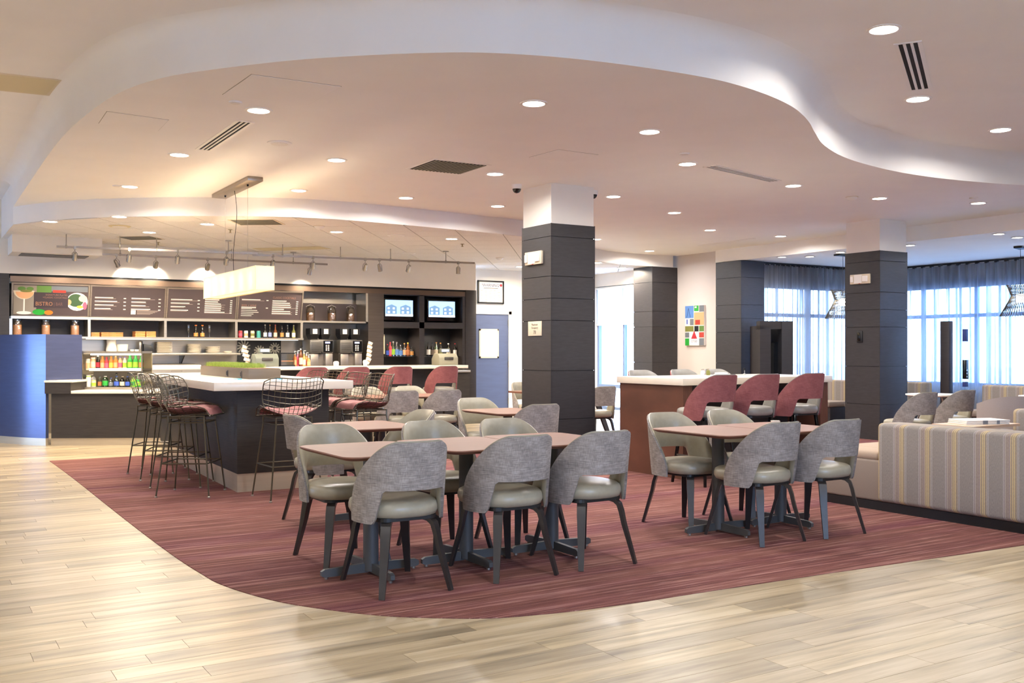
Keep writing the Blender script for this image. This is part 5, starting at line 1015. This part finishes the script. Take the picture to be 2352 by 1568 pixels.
for px, py, z, lab in ((1957, 452, Z_CL, 'white smoke detector before the right column'), (733, 519, Z_LO, 'white smoke detector in the bar tiles'), (1148, 592, Z_LO, 'white smoke detector left of the middle column')):
    t = thing('smoke_detector', lab, 'smoke detector', (*P(px, py, z), z)); MB().lathe([(.065, 0), (.065, -.012), (.05, -.03), (.03, -.045), (0, -.047)], n=20).build('cap', M['white'], t, smooth=40); MB().lathe([(.075, 0), (.075, -.005), (.06, -.006)], n=20).build('base', M['cream'], t)
for px, py, lab in ((529, 527, 'small brass sprinkler head left of the lamp cord'), (1062, 560, 'small brass sprinkler head at right of bar tiles'), (363, 556, 'small brass sprinkler head over the left track rail')):
    t = thing('sprinkler', lab, 'sprinkler', (*P(px, py, Z_LO), Z_LO)); MB().lathe([(.03, 0), (.03, -.004), (.01, -.006), (.008, -.04), (.02, -.042), (.02, -.045), (0, -.045)], n=12).build('head', M['brass'], t)
for (x, y), lab in ((P(1187, 424, Z_CL), 'white dome camera at left of the middle column top'), ((6.87, 9.35), 'white dome camera behind right edge of middle column top')):
    t = thing('dome_camera', lab, 'camera', (x, y, Z_CL)); MB().lathe([(.06, 0), (.06, -.03), (.05, -.05)], n=20).build('housing', M['white'], t, smooth=40); MB().lathe([(.05, -.05), (.042, -.075), (.025, -.092), (0, -.098)], n=20).build('dome', M['gloss_black'], t, smooth=60)

# ------------------------------------------------------------------ hanging linen lamp over the island
t = thing('linear_pendant', 'long glowing linen box lamp hung over the island', 'lamp', (3.21, 11.24, 0)); z0, z1, hx, hy = 1.92, 2.17, .10, 1.06
MB().box(-hx, -hx + .003, -hy, hy, z0, z1).box(hx - .003, hx, -hy, hy, z0, z1).box(-hx, hx, -hy, -hy + .003, z0, z1).box(-hx, hx, hy - .003, hy, z0, z1).build('shade', M['linen'], t)
mb = MB()
for z in (z0, z1): mb.bar((-hx, -hy, z), (-hx, hy, z), .006, .006).bar((hx, -hy, z), (hx, hy, z), .006, .006).bar((-hx, -hy, z), (hx, -hy, z), .006, .006).bar((-hx, hy, z), (hx, hy, z), .006, .006)
mb.bar((-hx, -hy, z0), (-hx, -hy, z1), .006, .006).bar((hx, -hy, z0), (hx, -hy, z1), .006, .006).build('shade_trim', M['cream'], t)
MB().box(-hx + .006, hx - .006, -hy + .006, hy - .006, z0 + .004, z0 + .008).build('bottom_diffuser', M['linen'], t)
MB().box(-.03, .03, -hy + .03, hy - .03, z1 - .01, z1 + .012).build('bridge_bar', M['darksteel'], t)
for k in range(6):
    y = -.88 + k * .352; b = MB().lathe([(0, -.05), (.022, -.035), (.028, -.01), (.014, .03), (0, .03)], (0, y, z0 + .16), 12).build('bulb', M['bulb'], t, smooth=60)
    l = D.lights.new('bulb_light', 'POINT'); l.energy = PEND_W / 6; l.color = (1.0, .80, .54); l.shadow_soft_size = .04; o = D.objects.new('bulb_light', l); COL.objects.link(o); o.parent = t; o.location = (0, y, z0 + .10)
MB().box(-.085, .085, -.73, .73, Z_CL - .045, Z_CL).build('canopy', M['brushed'], t, bevel=.004)
for y in (-.45, .45):
    MB().tube([(0, y, z1 + .01), (0, y, Z_CL - .045)], .0015, 4).build('suspension_cable', M['nickel'], t); MB().lathe([(.01, Z_CL - .065), (.012, Z_CL - .045)], (0, y, 0), 8).build('cable_grip', M['black'], t)
MB().tube([(.0, .06, Z_CL - .045)] + [(.012 * math.sin(k * .6), .06 - .05 * math.sin(k * .4), Z_CL - .045 - k * .085) for k in range(1, 12)] + [(0, .0, z1)], .0035, 6).build('power_cord', M['black'], t)

# ------------------------------------------------------------------ track lighting
ZT = 2.75
RL = {1: (P(130, 566, ZT), P(592, 582, ZT)), 2: (P(230, 583, ZT), P(752, 607, ZT)), 3: (P(580, 585, ZT), P(1090, 604, ZT))}
def on_rail(r_, px):
    a, b = (Vector((*q, ZT)) for q in RL[r_]); best = min(range(201), key=lambda k: abs((lambda p: 1176 + FPX * (S * p.x - C * p.y) / (C * p.x + S * p.y))(a.lerp(b, k / 200)) - px)); return a.lerp(b, best / 200)
for r_, hang, lab in ((1, (153, 276, 360, 525), 'left brushed track rail nearest us'), (2, (276, 533, 673), 'track rail close to the bar wall'), (3, (649, 783, 896, 1024), 'right brushed track rail toward the televisions')):
    t = thing('track_rail', lab, 'track rail'); a, b = (Vector((*q, ZT)) for q in RL[r_]); MB().bar(a, b, .022, .03).build('rail', M['brushed'], t)
    for px in hang: p = on_rail(r_, px); MB().tube([p, (p.x, p.y, Z_LO)], .007, 6).build('hanger', M['nickel'], t); MB().lathe([(.012, -.02), (.016, .0), (.012, .03)], p, 8).build('clamp', M['nickel'], t)
    p = on_rail(r_, {1: 525, 2: 673, 3: 1024}[r_]); MB().lathe([(.05, Z_LO - .012), (.05, Z_LO)], (p.x, p.y, 0), 16).build('feed_canopy', M['nickel'], t)
def head(r_, px, aim, lab, w_):
    p = on_rail(r_, px); t = thing('track_spotlight', lab, 'spotlight', p, 0, 'track spotlights'); d = Vector(aim).normalized(); q = Vector((0, 0, -.13))
    MB().box(-.016, .016, -.016, .016, -.03, .018).build('adapter', M['nickel'], t); MB().tube([(0, 0, -.03), (0, 0, -.06)], .006, 6).build('stem', M['nickel'], t)
    rot = d.to_track_quat('-Z', 'Y').to_matrix().to_4x4(); mx = Matrix.Translation(q) @ rot
    MB().lathe([(0, .06), (.02, .06), (.026, .03), (.028, -.02), (.036, -.05), (.036, -.06), (.03, -.06), (.02, -.02), (0, -.015)], n=16).xf(mx).build('lamp_body', M['nickel'], t, smooth=45)
    MB().tube([mx @ Vector((.032, 0, -.05)), Vector((.035, 0, -.09)), Vector((0, 0, -.055)), Vector((-.035, 0, -.09)), mx @ Vector((-.032, 0, -.05))], .0035, 5).build('yoke', M['darksteel'], t)
    MB().lathe([(0, -.03), (.026, -.03)], n=12).xf(mx).build('lens', M['lamp'], t)
    l = D.lights.new('spot', 'SPOT'); l.energy = w_; l.color = WARM; l.spot_size = R(100); l.spot_blend = 1.0; l.shadow_soft_size = .03; o = D.objects.new('spot', l); COL.objects.link(o); o.parent = t; o.matrix_local = Matrix.Translation(q + d * .065) @ rot
W_ = (0, 1.0, -.8)
HEADS = [(1, 173, (.1, 1.1, -1.15), 'spotlight on the left rail before the soffit box', .9), (2, 268, (.55, .5, -.8), 'tilted spotlight on wall rail, leftmost', 1), (1, 297, (0, 1.1, -1.15), 'downward spotlight on left rail, second', .9), (2, 357, W_, 'spotlight on wall rail aimed at bulkhead, second', 1), (1, 408, (.1, 1.1, -1.15), 'spotlight on left rail, third', .9), (2, 477, W_, 'spotlight on wall rail left of hanging lamp', 1), (1, 521, (.1, 1.1, -1.15), 'spotlight on left rail above the hanging lamp', .9), (3, 628, (0, 1.1, -1.15), 'spotlight partly behind the hanging lamp end', .9), (2, 711, (-.1, .5, -1), 'lower spotlight of pair right of the hanging lamp', 1), (3, 719, (.1, 1.1, -1.15), 'upper spotlight of pair right of the hanging lamp', .9),
         (3, 839, (.1, 1.1, -1.15), 'spotlight on right rail, left of a close pair', .9), (3, 872, (.4, .4, -.8), 'tilted spotlight on right rail, right of a close pair', .8), (3, 938, (0, 1.1, -1.15), 'spotlight on right rail, second from the end', .9), (3, 1052, (0, 0, -1), 'spotlight at right end of right rail', .9)]
for r_, px, aim, lab, k in HEADS: head(r_, px, aim, lab, TRACK_W * k)

# ------------------------------------------------------------------ wire pendants in the bay
def make_wirelamp():
    t = thing('wire_pendant', 'x', 'lamp', group='wire pendants'); mb = MB(); n = 46
    for k in range(n):
        a = 2 * PI * k / n; b = a + .5; mb.bar((.20 * math.cos(a), .20 * math.sin(a), .50), (.13 * math.cos(a + .25), .13 * math.sin(a + .25), .32), .007, .007); mb.bar((.13 * math.cos(a + .25), .13 * math.sin(a + .25), .32), (.30 * math.cos(b), .30 * math.sin(b), .0), .007, .007)
    mb.build('wire_shade', M['wire'], t)
    for z, r_ in ((.46, .19), (.32, .133), (.14, .222)): MB().tube([(r_ * math.cos(2 * PI * k / 24), r_ * math.sin(2 * PI * k / 24), z) for k in range(24)], .004, 5, closed=True).build('hoop', M['wire'], t)
    MB().lathe([(0, .22), (.06, .22), (.065, .34), (0, .35)], n=16).build('lamp_glass', emat('pendant_glow', 'FFF6EA', 8.0), t, smooth=40); MB().tube([(0, 0, .34), (0, 0, Z_LO - 1.83)], .004, 6).build('cord', M['black'], t); MB().box(-.16, .16, -.06, .06, Z_LO - 1.83 - .03, Z_LO - 1.83).build('canopy', M['black'], t)
    l = D.lights.new('pendant_light', 'POINT'); l.energy = 12; l.color = NEUT; l.shadow_soft_size = .06; o = D.objects.new('pendant_light', l); COL.objects.link(o); o.parent = t; o.location = (0, 0, .27); return t
KW = Kind(make_wirelamp()); KW.put((13.70, 11.42, 1.83), 0, 'hourglass wire pendant half hidden by the right column'); KW.put((15.1, 9.10, 1.83), .3, 'hourglass wire pendant at right edge before the window')
